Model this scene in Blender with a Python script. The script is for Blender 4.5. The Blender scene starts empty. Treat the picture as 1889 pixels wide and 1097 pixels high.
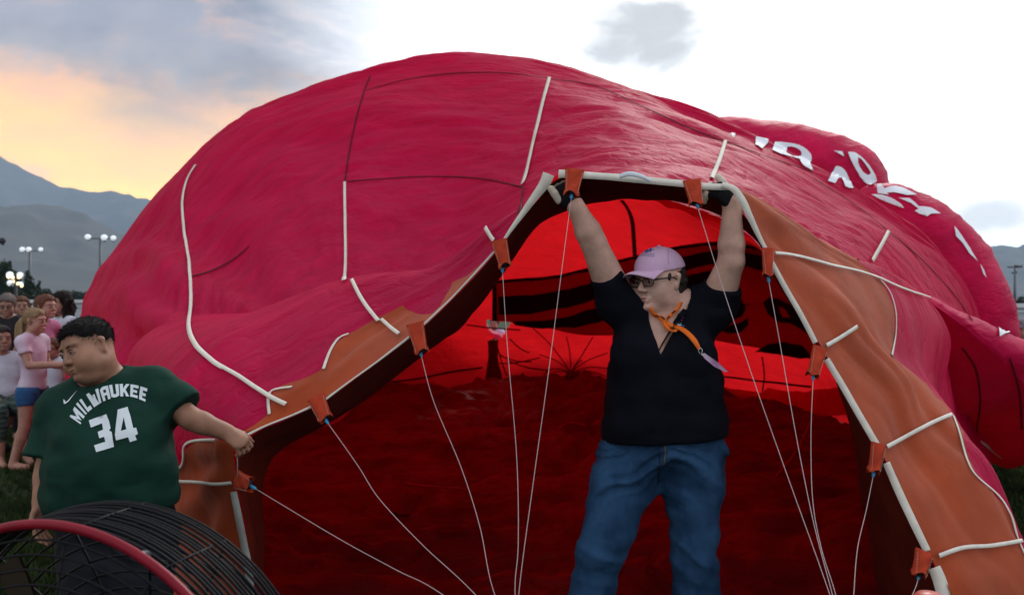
import bpy, math, random
import numpy as np
import time; T0 = time.time()
def tick(n): pass
from mathutils import Vector, Matrix
from mathutils.bvhtree import BVHTree
from mathutils.geometry import delaunay_2d_cdt
random.seed(7); rng = np.random.default_rng(7)
S = bpy.context.scene
COL = S.collection
R = math.radians
# ------------------------------------------------------------------ camera
F = 1650.0; CX = 944.5; HZ = 565.0; HC = 1.43           # focal length in photo pixels, horizon row, eye height
cam_d = bpy.data.cameras.new('camera'); cam = bpy.data.objects.new('camera', cam_d); COL.objects.link(cam)
cam.location = (0, 0, HC); cam.rotation_euler = (R(90), 0, 0)
cam_d.sensor_width = 36; cam_d.lens = F / 1889 * 36; cam_d.shift_y = (HZ - 548.5) / 1889
cam_d.clip_end = 9000; cam_d.clip_start = 0.05
cam_d.dof.use_dof = True; cam_d.dof.focus_distance = 3.0; cam_d.dof.aperture_fstop = 4.5
S.camera = cam
# ------------------------------------------------------------------ world (dusk cloudscape)
W = bpy.data.worlds.new('World'); S.world = W; W.use_nodes = True
nt = W.node_tree; nt.nodes.clear()
def N(t, **kw):
    n = nt.nodes.new(t)
    for k, v in kw.items(): setattr(n, k, v)
    return n
def setin(n, i, v):
    if v is None: return
    if hasattr(v, 'is_output') or isinstance(v, bpy.types.NodeSocket): n.id_data.links.new(v, n.inputs[i])
    else: n.inputs[i].default_value = v
def math_(op, a, b=None, c=None, clamp=False):
    n = nt.nodes.new('ShaderNodeMath'); n.operation = op; n.use_clamp = clamp
    setin(n, 0, a); setin(n, 1, b); setin(n, 2, c); return n.outputs[0]
def mixc(f, a, b, mode='MIX'):
    n = nt.nodes.new('ShaderNodeMix'); n.data_type = 'RGBA'; n.blend_type = mode
    setin(n, 0, f); setin(n, 6, a); setin(n, 7, b); return n.outputs[2]
def sstep(x, a, b):
    n = nt.nodes.new('ShaderNodeMapRange'); n.interpolation_type = 'SMOOTHSTEP'
    setin(n, 0, x); n.inputs[1].default_value = a; n.inputs[2].default_value = b; return n.outputs[0]
def noise_(vec, scale, detail=6, rough=.55, dist=0.0):
    n = nt.nodes.new('ShaderNodeTexNoise'); setin(n, 'Vector', vec)
    n.inputs['Scale'].default_value = scale; n.inputs['Detail'].default_value = detail
    n.inputs['Roughness'].default_value = rough; n.inputs['Distortion'].default_value = dist; return n.outputs[0]
tc = N('ShaderNodeTexCoord'); sep = N('ShaderNodeSeparateXYZ'); nt.links.new(tc.outputs['Generated'], sep.inputs[0])
az = math_('ARCTAN2', sep.outputs[0], sep.outputs[1])            # 0 straight ahead, + to the right
el = math_('ARCSINE', sep.outputs[2])
mp = N('ShaderNodeMapping'); mp.inputs['Scale'].default_value = (1, 1, 1.9); nt.links.new(tc.outputs['Generated'], mp.inputs[0])
big = noise_(mp.outputs[0], 2.3, 7, .55, .35)
mid = noise_(mp.outputs[0], 5.5, 8, .6, .5)
# left: warm glow under lavender-grey cloud
ramp = N('ShaderNodeValToRGB')
elw = math_('ADD', el, math_('MULTIPLY', math_('SUBTRACT', mid, .5), .20))
nt.links.new(math_('MULTIPLY', elw, 2.2), ramp.inputs[0])
cr = ramp.color_ramp
def hx(r, g, b): return tuple(((v/255+.055)/1.055)**2.4 if v > 10 else v/255/12.92 for v in (r, g, b)) + (1,)
stops = [(0.0, (255, 220, 128)), (.19, (255, 226, 126)), (.31, (255, 208, 130)), (.45, (244, 192, 152)), (.52, (184, 178, 184)), (.66, (168, 171, 184)), (1, (176, 182, 196))]
cr.elements[0].position = 0; cr.elements[0].color = hx(*stops[0][1]); cr.elements[1].position = 1; cr.elements[1].color = hx(*stops[-1][1])
for p, c in stops[1:-1]:
    e = cr.elements.new(p); e.color = hx(*c)
left = ramp.outputs[0]
left = mixc(sstep(math_('ADD', mid, math_('MULTIPLY', el, .25)), .56, .74), left, hx(236, 196, 178))        # peach lit pockets
left = mixc(math_('MULTIPLY', sstep(big, .50, .64), sstep(el, .12, .26)), left, hx(140, 146, 160))
left = mixc(1.0, left, mixc(sstep(el, .05, .30), (2.75, 2.4, 1.75, 1), (1.15, 1.15, 1.17, 1)), 'MULTIPLY')
right = mixc(sstep(el, 0, .12), (1.75, 1.95, 2.05, 1), (2.3, 2.35, 2.4, 1))
wisp = mixc(math_('MULTIPLY', sstep(mid, .52, .72), .55), right, (1.45, 1.34, 1.22, 1))
right = mixc(sstep(math_('ABSOLUTE', az), .6, 1.2), wisp, right)
azn = math_('ADD', az, math_('MULTIPLY', math_('SUBTRACT', mid, .5), .28))
sky = mixc(sstep(azn, -.30, .02), left, right)
# two grey cumulus puffs on the bright side
def puff(sky, a0, e0, ra, re, col, dens=1.0):
    da = math_('DIVIDE', math_('SUBTRACT', az, a0), ra); de = math_('DIVIDE', math_('SUBTRACT', el, e0), re)
    d2 = math_('ADD', math_('MULTIPLY', da, da), math_('MULTIPLY', de, de))
    fine = noise_(mp.outputs[0], 7, 8, .55, .3)
    v = math_('SUBTRACT', math_('ADD', 1.0, math_('MULTIPLY', math_('SUBTRACT', fine, .5), 3.0)), d2)
    return mixc(math_('MULTIPLY', sstep(v, .05, .95), dens), sky, col)
sky = puff(sky, .142, .285, .088, .050, hx(196, 198, 200), .85)
sky = puff(sky, .500, .088, .045, .020, hx(205, 208, 214), .55)
# the rest of the dome: plain dusk overcast
back = mixc(sstep(el, 0, 1.0), (.74, .75, .82, 1), (.95, .97, 1.03, 1))
sky = mixc(sstep(math_('ABSOLUTE', az), .9, 2.2), sky, back)
sky = mixc(sstep(el, .5, 1.25), sky, (.90, .92, .98, 1))
sky = mixc(sstep(el, -.02, -.10), sky, (.05, .06, .05, 1))
nis = N('ShaderNodeTexSky', sky_type='NISHITA'); nis.sun_disc = False; nis.sun_elevation = R(30); nis.sun_rotation = R(20)
bg2 = N('ShaderNodeBackground'); nt.links.new(nis.outputs[0], bg2.inputs[0]); bg2.inputs[1].default_value = .004
bg = N('ShaderNodeBackground'); nt.links.new(sky, bg.inputs[0]); bg.inputs[1].default_value = 1.0
ads = N('ShaderNodeAddShader'); nt.links.new(bg.outputs[0], ads.inputs[0]); nt.links.new(bg2.outputs[0], ads.inputs[1])
wo = N('ShaderNodeOutputWorld'); nt.links.new(ads.outputs[0], wo.inputs[0])
# ------------------------------------------------------------------ sun: soft light from behind the balloon, high and to the right
sd = bpy.data.lights.new('sun', 'SUN'); sun = bpy.data.objects.new('sun', sd); COL.objects.link(sun)
sd.energy = 1.5; sd.angle = R(14); sd.color = (1, .93, .86)
sun.rotation_euler = Vector((.34, .94, .62)).to_track_quat('Z', 'Y').to_euler()
S.view_settings.view_transform = 'Standard'; S.view_settings.look = 'None'; S.view_settings.gamma = 1
S.view_settings.use_curve_mapping = False; S.view_settings.exposure = 0
try:
    S.cycles.max_bounces = 10; S.cycles.diffuse_bounces = 6; S.cycles.transmission_bounces = 6
except Exception: pass

# ------------------------------------------------------------------ helpers
def P(px, py, Y): return np.array([(px-CX)/F*Y, Y, HC+(HZ-py)/F*Y])
def tag(o, label=None, cat=None, group=None, kind=None):
    if label: o['label'] = label
    if cat: o['category'] = cat
    if group: o['group'] = group
    if kind: o['kind'] = kind
    return o
def empty(name, loc, label=None, cat=None, group=None):
    o = bpy.data.objects.new(name, None); COL.objects.link(o); o.location = loc; o.empty_display_size = .1
    return tag(o, label, cat, group)
def root_loc(p):
    while p is not None and p.parent is not None: p = p.parent
    return np.array(p.location) if p is not None else np.zeros(3)
def mesh(name, V, Fc, mat, parent=None, smooth=True, uv=None, mats=None, midx=None):
    V = np.asarray(V, dtype=np.float64).reshape(-1, 3)
    if parent is not None: V = V - root_loc(parent)
    me = bpy.data.meshes.new(name)
    if isinstance(Fc, np.ndarray) and Fc.ndim == 2:
        k = Fc.shape[1]; n = len(Fc)
        me.vertices.add(len(V)); me.vertices.foreach_set('co', V.astype(np.float32).ravel())
        me.loops.add(n*k); me.loops.foreach_set('vertex_index', Fc.astype(np.int32).ravel())
        me.polygons.add(n); me.polygons.foreach_set('loop_start', np.arange(0, n*k, k, dtype=np.int32))
        try: me.polygons.foreach_set('loop_total', np.full(n, k, dtype=np.int32))
        except Exception: pass
        me.update(calc_edges=True); me.validate()
    else:
        me.from_pydata([tuple(v) for v in V], [], [tuple(int(i) for i in f) for f in Fc]); me.update()
    if uv is not None:
        ul = me.uv_layers.new(name='UVMap'); li = np.empty(len(me.loops), dtype=np.int32); me.loops.foreach_get('vertex_index', li)
        ul.data.foreach_set('uv', np.asarray(uv, dtype=np.float32)[li].ravel())
    if mats is not None:
        for m in mats: me.materials.append(m)
        me.polygons.foreach_set('material_index', np.asarray(midx, dtype=np.int32))
    elif mat is not None: me.materials.append(mat)
    if smooth: me.polygons.foreach_set('use_smooth', [True]*len(me.polygons))
    o = bpy.data.objects.new(name, me); COL.objects.link(o)
    if parent is not None: o.parent = parent
    return o
# smooth value noise in numpy
def _h(ix, iy, iz, seed):
    n = (ix*73856093) ^ (iy*19349663) ^ (iz*83492791) ^ (seed*2654435)
    n = (n ^ (n >> 13)) * 1274126177 & 0x7fffffff
    n = (n ^ (n >> 16)) & 0xffff
    return n/65535.0
def vn(x, y, z=0.0, seed=1):
    x, y, z = np.broadcast_arrays(np.asarray(x, float), np.asarray(y, float), np.asarray(z, float))
    ix, iy, iz = (np.floor(a).astype(np.int64) for a in (x, y, z)); fx, fy, fz = x-ix, y-iy, z-iz
    fx, fy, fz = (t*t*t*(t*(t*6-15)+10) for t in (fx, fy, fz)); r = 0
    for a in (0, 1):
        for b in (0, 1):
            for c in (0, 1):
                r = r+_h(ix+a, iy+b, iz+c, seed)*(fx if a else 1-fx)*(fy if b else 1-fy)*(fz if c else 1-fz)
    return r*2-1
def fbm(x, y, z=0.0, o=4, seed=1, g=.5):
    r = 0; a = 1
    for i in range(o):
        r = r+a*vn(x, y, z, seed+i*17); x, y, z = np.asarray(x)*2.03, np.asarray(y)*2.03, np.asarray(z)*2.03; a *= g
    return r
def ridge(x, y, z=0.0, o=3, seed=1):
    r = 0; a = 1
    for i in range(o):
        r = r+a*(1-2*np.abs(vn(x, y, z, seed+i*13))); x, y, z = np.asarray(x)*2.1, np.asarray(y)*2.1, np.asarray(z)*2.1; a *= .5
    return r
# Catmull-Rom
def crom(P_, n):
    """resample along axis 0 to n samples"""
    P_ = np.asarray(P_, float); m = len(P_); t = np.linspace(0, m-1, n); i = np.clip(np.floor(t).astype(int), 0, m-2); f = (t-i).reshape((-1,)+(1,)*(P_.ndim-1))
    a = P_[np.clip(i-1, 0, m-1)]; b = P_[i]; c = P_[i+1]; d = P_[np.clip(i+2, 0, m-1)]
    return .5*(2*b+(c-a)*f+(2*a-5*b+4*c-d)*f*f+(3*b-a-3*c+d)*f**3)
def grid_faces(nu, nv, wrap_v=False):
    i = np.arange(nu-1)[:, None]; j = np.arange(nv if wrap_v else nv-1)[None, :]; j2 = (j+1) % nv
    return np.stack([i*nv+j+0*j2, (i+1)*nv+j+0*j2, (i+1)*nv+j2, i*nv+j2], -1).reshape(-1, 4)
def grid_normals(G):
    du = np.gradient(G, axis=0); dv = np.gradient(G, axis=1); n = np.cross(du, dv); l = np.linalg.norm(n, axis=-1, keepdims=True); return n/np.maximum(l, 1e-9)
def tube_pts(pts, r, seg=8, closed=False):
    pts = np.asarray(pts, float); n = len(pts)
    r = np.full(n, r) if np.isscalar(r) else np.asarray(r, float)
    if closed: t = np.roll(pts, -1, 0)-np.roll(pts, 1, 0)
    else: t = np.gradient(pts, axis=0)
    t /= np.maximum(np.linalg.norm(t, axis=1, keepdims=True), 1e-9)
    up = np.array([0, 0, 1.]) if abs(t[0][2]) < .9 else np.array([1., 0, 0]); a = np.cross(t[0], up); a /= np.linalg.norm(a); A = []
    for i in range(n):
        a = a-t[i]*np.dot(a, t[i]); a /= max(np.linalg.norm(a), 1e-9); A.append(a.copy())
    A = np.array(A); B = np.cross(t, A); th = np.linspace(0, 2*np.pi, seg, endpoint=False)
    V = pts[:, None, :]+r[:, None, None]*(np.cos(th)[None, :, None]*A[:, None, :]+np.sin(th)[None, :, None]*B[:, None, :])
    V = V.reshape(-1, 3); Fc = []
    m = n if closed else n-1
    for i in range(m):
        i2 = (i+1) % n
        for j in range(seg):
            j2 = (j+1) % seg; Fc.append((i*seg+j, i*seg+j2, i2*seg+j2, i2*seg+j))
    if not closed: Fc.append(tuple(range(seg))[::-1]); Fc.append(tuple((n-1)*seg+j for j in range(seg)))
    return V, Fc
class MB:
    def __init__(s): s.V = []; s.F = []
    def add(s, V, Fc):
        o = len(s.V); s.V += [tuple(v) for v in V]; s.F += [tuple(int(i)+o for i in f) for f in Fc]; return s
    def tube(s, pts, r, seg=8, closed=False): return s.add(*tube_pts(pts, r, seg, closed))
    def box(s, c, d, rot=None):
        c = np.array(c, float); d = np.array(d, float)/2
        V = np.array([(x, y, z) for x in (-1, 1) for y in (-1, 1) for z in (-1, 1)], float)*d
        if rot is not None: V = V@np.array(rot).T
        return s.add(V+c, [(0, 1, 3, 2), (4, 6, 7, 5), (0, 4, 5, 1), (2, 3, 7, 6), (0, 2, 6, 4), (1, 5, 7, 3)])
    def ball(s, c, r, n=10, m=8):
        r = np.array([r]*3 if np.isscalar(r) else r, float); V = []; Fc = []
        for i in range(m+1):
            ph = math.pi*i/m
            for j in range(n): V.append((math.sin(ph)*math.cos(2*math.pi*j/n)*r[0]+c[0], math.sin(ph)*math.sin(2*math.pi*j/n)*r[1]+c[1], math.cos(ph)*r[2]+c[2]))
        for i in range(m):
            for j in range(n): Fc.append((i*n+j, (i+1)*n+j, (i+1)*n+(j+1) % n, i*n+(j+1) % n))
        return s.add(V, Fc)
    def build(s, name, mat, parent=None, smooth=True): return mesh(name, s.V, s.F, mat, parent, smooth)

# ------------------------------------------------------------------ materials
MATS = {}
def mat(name, col, rough=.7, spec=.3, metal=0, transl=0, tcol=None, bump=0, bump2=0, bscale=30, bstretch=(1, 1, 1), var=0, vscale=4, var2=None, coord='Object', sheen=0, emit=0, weave=0, vstretch=(1, 1, 1)):
    if name in MATS: return MATS[name]
    m = bpy.data.materials.new(name); m.use_nodes = True; t = m.node_tree; t.nodes.clear()
    out = t.nodes.new('ShaderNodeOutputMaterial'); b = t.nodes.new('ShaderNodeBsdfPrincipled')
    b.inputs['Base Color'].default_value = (*col, 1); b.inputs['Roughness'].default_value = rough; b.inputs['Metallic'].default_value = metal
    b.inputs['Specular IOR Level'].default_value = spec
    if sheen: b.inputs['Sheen Weight'].default_value = sheen; b.inputs['Sheen Roughness'].default_value = .5
    tcn = t.nodes.new('ShaderNodeTexCoord'); vec = tcn.outputs[coord]
    last = b.outputs[0]; nrm = None; csock = None
    if var:
        mpp = t.nodes.new('ShaderNodeMapping'); mpp.inputs['Scale'].default_value = vstretch; t.links.new(vec, mpp.inputs[0])
        n = t.nodes.new('ShaderNodeTexNoise'); n.inputs['Scale'].default_value = vscale; n.inputs['Detail'].default_value = 8; n.inputs['Roughness'].default_value = .6
        t.links.new(mpp.outputs[0], n.inputs['Vector'])
        mr = t.nodes.new('ShaderNodeMapRange'); mr.inputs[1].default_value = .32; mr.inputs[2].default_value = .68; t.links.new(n.outputs[0], mr.inputs[0])
        mx = t.nodes.new('ShaderNodeMix'); mx.data_type = 'RGBA'
        c2 = var2 if var2 is not None else tuple(min(1, c*(1+var)) for c in col)
        c1 = tuple(c*(1-var) for c in col) if var2 is None else col
        mx.inputs[6].default_value = (*c1, 1); mx.inputs[7].default_value = (*c2, 1); t.links.new(mr.outputs[0], mx.inputs[0])
        t.links.new(mx.outputs[2], b.inputs['Base Color']); csock = mx.outputs[2]
    if bump:
        mpb = t.nodes.new('ShaderNodeMapping'); mpb.inputs['Scale'].default_value = bstretch; t.links.new(vec, mpb.inputs[0])
        n = t.nodes.new('ShaderNodeTexNoise'); n.inputs['Scale'].default_value = bscale; n.inputs['Detail'].default_value = 6; n.inputs['Roughness'].default_value = .6; n.inputs['Distortion'].default_value = .6
        t.links.new(mpb.outputs[0], n.inputs['Vector'])
        bp = t.nodes.new('ShaderNodeBump'); bp.inputs['Strength'].default_value = 1.0; bp.inputs['Distance'].default_value = bump
        t.links.new(n.outputs[0], bp.inputs['Height']); nrm = bp.outputs[0]
    if bump2:
        mpb = t.nodes.new('ShaderNodeMapping'); mpb.inputs['Scale'].default_value = (1, 1.6, 1); mpb.inputs['Rotation'].default_value = (0, 0, .5); t.links.new(vec, mpb.inputs[0])
        n = t.nodes.new('ShaderNodeTexVoronoi'); n.feature = 'DISTANCE_TO_EDGE'; n.inputs['Scale'].default_value = 2.3; 
        nz = t.nodes.new('ShaderNodeTexNoise'); nz.inputs['Scale'].default_value = 3; nz.inputs['Detail'].default_value = 5; t.links.new(mpb.outputs[0], nz.inputs['Vector'])
        ad = t.nodes.new('ShaderNodeVectorMath'); ad.operation = 'MULTIPLY_ADD'; ad.inputs[1].default_value = (.9, .9, .9); t.links.new(nz.outputs['Color'], ad.inputs[0]); t.links.new(mpb.outputs[0], ad.inputs[2])
        t.links.new(ad.outputs[0], n.inputs['Vector']); mr2 = t.nodes.new('ShaderNodeMapRange'); mr2.inputs[1].default_value = 0; mr2.inputs[2].default_value = .12; mr2.interpolation_type = 'SMOOTHSTEP'; t.links.new(n.outputs[0], mr2.inputs[0])
        bp = t.nodes.new('ShaderNodeBump'); bp.inputs['Distance'].default_value = bump2; t.links.new(mr2.outputs[0], bp.inputs['Height'])
        if nrm: t.links.new(nrm, bp.inputs['Normal'])
        nrm = bp.outputs[0]
    if weave:
        n = t.nodes.new('ShaderNodeTexNoise'); n.inputs['Scale'].default_value = 700; n.inputs['Detail'].default_value = 2; t.links.new(vec, n.inputs['Vector'])
        bp = t.nodes.new('ShaderNodeBump'); bp.inputs['Distance'].default_value = weave; t.links.new(n.outputs[0], bp.inputs['Height'])
        if nrm: t.links.new(nrm, bp.inputs['Normal'])
        nrm = bp.outputs[0]
    if nrm: t.links.new(nrm, b.inputs['Normal'])
    if emit: b.inputs['Emission Color'].default_value = (*col, 1); b.inputs['Emission Strength'].default_value = emit
    if transl:
        tr = t.nodes.new('ShaderNodeBsdfTranslucent'); tr.inputs[0].default_value = (*(tcol or col), 1)
        if nrm: t.links.new(nrm, tr.inputs['Normal'])
        if var:
            tv = t.nodes.new('ShaderNodeMix'); tv.data_type = 'RGBA'; t.links.new(mr.outputs[0], tv.inputs[0]); tv.inputs[6].default_value = (*[v*(1-var*1.3) for v in (tcol or col)], 1); tv.inputs[7].default_value = (*(tcol or col), 1); t.links.new(tv.outputs[2], tr.inputs[0])
        ms = t.nodes.new('ShaderNodeMixShader'); ms.inputs[0].default_value = transl
        t.links.new(b.outputs[0], ms.inputs[1]); t.links.new(tr.outputs[0], ms.inputs[2]); last = ms.outputs[0]
    t.links.new(last, out.inputs[0]); MATS[name] = m; return m
tick('a')
# ================================================================== SETTING
m_grass = mat('grass', (.026, .042, .018), .9, .1, var=.5, vscale=1.2, bump=.02, bscale=40)
ys = np.concatenate([np.linspace(-8, 20, 60), np.geomspace(22, 3600, 50)]); xs = np.sinh(np.linspace(-7.9, 7.9, 121))*2.4
X, Y = np.meshgrid(xs, ys, indexing='ij')
Z = fbm(X*.3, Y*.3, 0, 3, 5)*.012*np.exp(-np.abs(X)/40)
mesh('ground', np.stack([X, Y, Z], -1), grid_faces(*X.shape), m_grass); tag(bpy.data.objects['ground'], kind='structure')
def ridge_mesh(name, pts, Y0, depth, col, col2, sd, rough_h=1.0):
    """pts: outline of the ridge (px,py) at distance Y0; slopes fall towards the viewer"""
    pts = np.array(pts, float); px = np.linspace(pts[0, 0], pts[-1, 0], 300); py = np.interp(px, pts[:, 0], pts[:, 1])
    # soften, then crag
    k = np.ones(9)/9; py = np.convolve(np.pad(py, 4, 'edge'), k, 'valid')
    x = (px-CX)/F*Y0; h = HC+(HZ-py)/F*Y0; h = h*(1+.0*x)
    nv = 56; v = np.linspace(0, 1, nv)                   # 0 ridge .. 1 foot
    X = np.repeat(x[:, None], nv, 1)*(1+.0*v); Yv = Y0-depth*v[None, :]+0*X
    prof = (1-v)**1.15
    cut = ridge(X/(.09*Y0), Yv/(.16*Y0), 0, 5, sd)*.5
    Zv = h[:, None]*prof[None, :]*(1+(cut*.38*rough_h)*np.sin(np.pi*np.clip(v*1.0, 0, 1))[None, :])
    Zv[:, 0] += fbm(x/(.012*Y0), 0*x, 0, 4, sd+3)*.0022*Y0*rough_h
    Zv[:, 1:] += (fbm(X/(.03*Y0), Yv/(.03*Y0), 0, 4, sd+5)*.004*Y0*rough_h*prof[None, :])[:, 1:]
    Xb = X[:, :1]; back = np.stack([x, np.full_like(x, Y0+depth*.5), x*0-5], -1)[:, None, :]
    G = np.concatenate([back, np.stack([X, Yv, Zv-2*v[None, :]], -1)], 1)
    o = mesh(name, G, grid_faces(G.shape[0], G.shape[1]), mat(name+'_rock', col, .95, .05, var=.5, vscale=.012, var2=col2))
    return tag(o, kind='structure')
ridge_mesh('mountain', [(-900, 330), (-500, 250), (-150, 235), (0, 288), (45, 312), (90, 336), (140, 352), (190, 358), (215, 352), (240, 357), (278, 370), (360, 398), (480, 440), (700, 480), (1000, 500), (1400, 520)], 3000, 1100, (.06, .055, .04), (.10, .085, .06), 11)
ridge_mesh('mountain', [(-900, 420), (-500, 400), (-200, 372), (0, 382), (60, 376), (120, 382), (170, 402), (230, 436), (300, 468), (420, 500), (600, 522), (900, 548)], 1700, 750, (.035, .045, .022), (.06, .065, .04), 23, .8)
ridge_mesh('mountain', [(1200, 520), (1500, 490), (1700, 470), (1790, 458), (1815, 455), (1830, 452), (1850, 456), (1889, 452), (2000, 446), (2300, 455), (2800, 500)], 2600, 900, (.07, .07, .055), (.10, .09, .07), 31)
# air
hb = MB().box((0, 1560, 239), (7400, 3300, 482)).build('haze', None, smooth=False)
hm = bpy.data.materials.new('haze_air'); hm.use_nodes = True; hm.node_tree.nodes.clear()
ho = hm.node_tree.nodes.new('ShaderNodeOutputMaterial'); hv = hm.node_tree.nodes.new('ShaderNodeVolumePrincipled')
hv.inputs['Color'].default_value = (.52, .74, 1.0, 1); hv.inputs['Density'].default_value = .00023; hv.inputs['Anisotropy'].default_value = 0.0
hm.node_tree.links.new(hv.outputs[0], ho.inputs['Volume']); hb.data.materials.append(hm); tag(hb, kind='stuff')

# trees -----------------------------------------------------------------
m_bark = mat('bark', (.05, .035, .025), .9)
def leaf_blob(c, r, n, size, sd):
    g = np.random.default_rng(sd); d = g.normal(size=(n, 3)); d /= np.linalg.norm(d, axis=1, keepdims=True)
    rad = (.55+.5*g.random((n, 1))**.6)*(1+.35*vn(d[:, 0]*2.2, d[:, 1]*2.2, d[:, 2]*2.2, sd)[:, None])
    p = np.array(c)+d*rad*np.array(r)
    a = g.normal(size=(n, 3)); a /= np.linalg.norm(a, axis=1, keepdims=True); b = np.cross(a, g.normal(size=(n, 3))); b /= np.linalg.norm(b, axis=1, keepdims=True)
    s = size*(.5+g.random((n, 1)))
    return np.stack([p-a*s-b*s*.5, p+a*s-b*s*.6, p+a*s*.7+b*s, p-a*s*.8+b*s*.6], 1).reshape(-1, 3)
def tree(px, top, Y, w, label, sd, col, group='trees along the far edge of the field', conifer=False):
    c = P(px, HZ, Y); h = HC+(HZ-top)/F*Y; wm = w/F*Y
    t = empty('tree', (c[0], Y, 0), label, 'tree', group)
    b = MB(); b.tube([(c[0], Y, 0), (c[0]+.02*h, Y, h*.4), (c[0], Y, h*.8)], [h*.035, h*.025, h*.01], 7)
    for k in range(5):
        a = k*1.3+sd; b.tube([(c[0], Y, h*(.3+.08*k)), (c[0]+math.cos(a)*wm*.3, Y+math.sin(a)*wm*.3, h*(.5+.08*k))], [h*.015, h*.005], 5)
    b.build('trunk', m_bark, t)
    g = np.random.default_rng(sd); V = []
    if conifer:
        for k in range(9):
            f = k/8; V.append(leaf_blob((c[0]+g.normal()*.03*wm, Y, h*(.2+.76*f)), (wm*.5*(1-f*.85), wm*.5*(1-f*.85), h*.09), int(320*(1.1-f)), h*.022, sd+k))
    else:
        for k in range(13):
            a = g.random()*6.28; q = g.random()**.5
            V.append(leaf_blob((c[0]+math.cos(a)*wm*.33*q, Y+math.sin(a)*wm*.33*q, h*(.42+.42*g.random())), (wm*.2, wm*.2, h*.16), 260, h*.020, sd+k))
    V = np.concatenate(V); mesh('crown', V, np.arange(len(V)).reshape(-1, 4), mat('leaves_%d' % (sd % 3), col, .8, .15, var=.6, vscale=1.5, transl=.15, tcol=tuple(x*1.6 for x in col)), t, smooth=False)
G1, G2, G3 = (.030, .050, .020), (.022, .040, .020), (.040, .055, .020)
for a in [(-28, 468, 62, 74, 'tall dark pine cut off by the left edge of the picture', 41, G2, 0),
          (14, 482, 60, 60, 'tall dark green tree behind the lit globe street lamp, at far left', 42, G2, 0), (52, 502, 64, 50, 'dark tree just right of the lit globe lamp', 43, G2, 1),
          (72, 520, 66, 26, 'narrow low conifer at the right end of the tall left trees', 44, G2, 1),
          (92, 533, 90, 44, 'low round olive tree above the white fence, left of its neighbour in the row', 45, G3, 0), (122, 528, 95, 50, 'middle bushy tree in the low row above the white fence', 46, G3, 0),
          (152, 536, 92, 44, 'low tree next to the red balloon at the left', 47, G3, 0),
          (1840, 528, 70, 30, 'dark round tree beside the right flank of the balloon', 48, G1, 0), (1858, 548, 72, 18, 'smallest dark bush-like tree behind the white building', 49, G1, 0),
          (1876, 544, 75, 30, 'low wide tree under the floodlight mast at the right edge', 50, G1, 0), (1915, 540, 72, 40, 'tree just beyond the right edge', 51, G1, 0)]:
    if a[0] > 1900: continue
    tree(*a[:7], conifer=bool(a[7]))
# white fence / buildings --------------------------------------------------
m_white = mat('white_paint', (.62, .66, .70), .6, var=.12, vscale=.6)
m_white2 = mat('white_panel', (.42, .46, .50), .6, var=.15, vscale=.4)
def wall(name, x0, x1, top, Y, label, cat, n):
    a, b = P(x0, top, Y), P(x1, top, Y); t = empty(name, (a[0], Y, 0), label, cat)
    H = a[2]; w = (b[0]-a[0])/n
    for i in range(n):
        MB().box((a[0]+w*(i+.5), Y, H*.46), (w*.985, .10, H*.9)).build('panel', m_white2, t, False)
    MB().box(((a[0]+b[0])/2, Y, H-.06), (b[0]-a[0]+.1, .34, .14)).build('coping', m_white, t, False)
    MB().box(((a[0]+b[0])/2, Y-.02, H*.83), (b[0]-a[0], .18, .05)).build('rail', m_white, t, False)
wall('white_fence', 60, 420, 553, 40, 'long low white panel fence behind the crowd at the left', 'fence', 14)
wall('trailer', 1800, 2050, 560, 30, 'long white trailer with a pale roof edge behind the man in the cap', 'trailer', 5)
b = MB(); c = P(1845, 556, 40)
b.add([(c[0]-.45, 39.5, c[2]-.1), (c[0]+.45, 39.5, c[2]-.1), (c[0]+.45, 40.5, c[2]-.1), (c[0]-.45, 40.5, c[2]-.1), (c[0], 40, c[2]+.25)], [(0, 1, 4), (1, 2, 4), (2, 3, 4), (3, 0, 4)])
t = empty('canopy', (c[0], 40, 0), 'small white pointed canopy roof beside the balloon flank, above the trailer', 'canopy')
b.build('roof', m_white, t, False)
for sx in (-.42, .42):
    for sy in (39.55, 40.45): MB().tube([(c[0]+sx, sy, 0), (c[0]+sx, sy, c[2]-.1)], .02, 6).build('pole', m_white, t)
# lamps --------------------------------------------------------------------
m_pole = mat('grey_steel', (.10, .11, .12), .5, metal=.6)
m_dark = mat('dark_metal', (.02, .02, .022), .5)
m_globe = mat('frosted_globe', (.8, .85, .9), .3, emit=.55)
m_lit = mat('lit_globe', (1, .78, .42), .3, emit=2.2)
def flood_mast(px, heads, Y, label, down=True):
    c = P(px, HZ, Y); t = empty('floodlight_mast', (c[0], Y, 0), label, 'light mast', 'floodlight masts round the field')
    ztop = max(P(0, h[1], Y)[2] for h in heads)
    MB().tube([(c[0], Y, 0), (c[0], Y, ztop)], [.22, .10], 8).build('pole', m_pole, t)
    xs_ = [P(h[0], 0, Y)[0] for h in heads]
    MB().tube([(min(xs_), Y, ztop-.15), (max(xs_), Y, ztop-.15)], .06, 6).build('crossbar', m_pole, t)
    for (hx_, hy, r) in heads:
        p = P(hx_, hy, Y); rr = r/F*Y
        MB().ball(p, (rr, rr*.6, rr*.85)).build('lamp_head', m_globe if down else m_dark, t)
        MB().tube([(p[0], Y+.1, p[2]-rr*1.2), (p[0], Y+.1, p[2])], rr*.25, 6).build('bracket', m_dark, t)
flood_mast(185, [(162, 437, 6), (192, 438, 6.5), (209, 439, 5.5)], 85, 'slim floodlight mast with three white heads nearest the balloon, on the left')
flood_mast(55, [(41, 460, 5.5), (53, 460, 5.5), (75, 460, 4.5)], 95, 'floodlight mast with three white heads above the dark trees at the far left')
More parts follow.
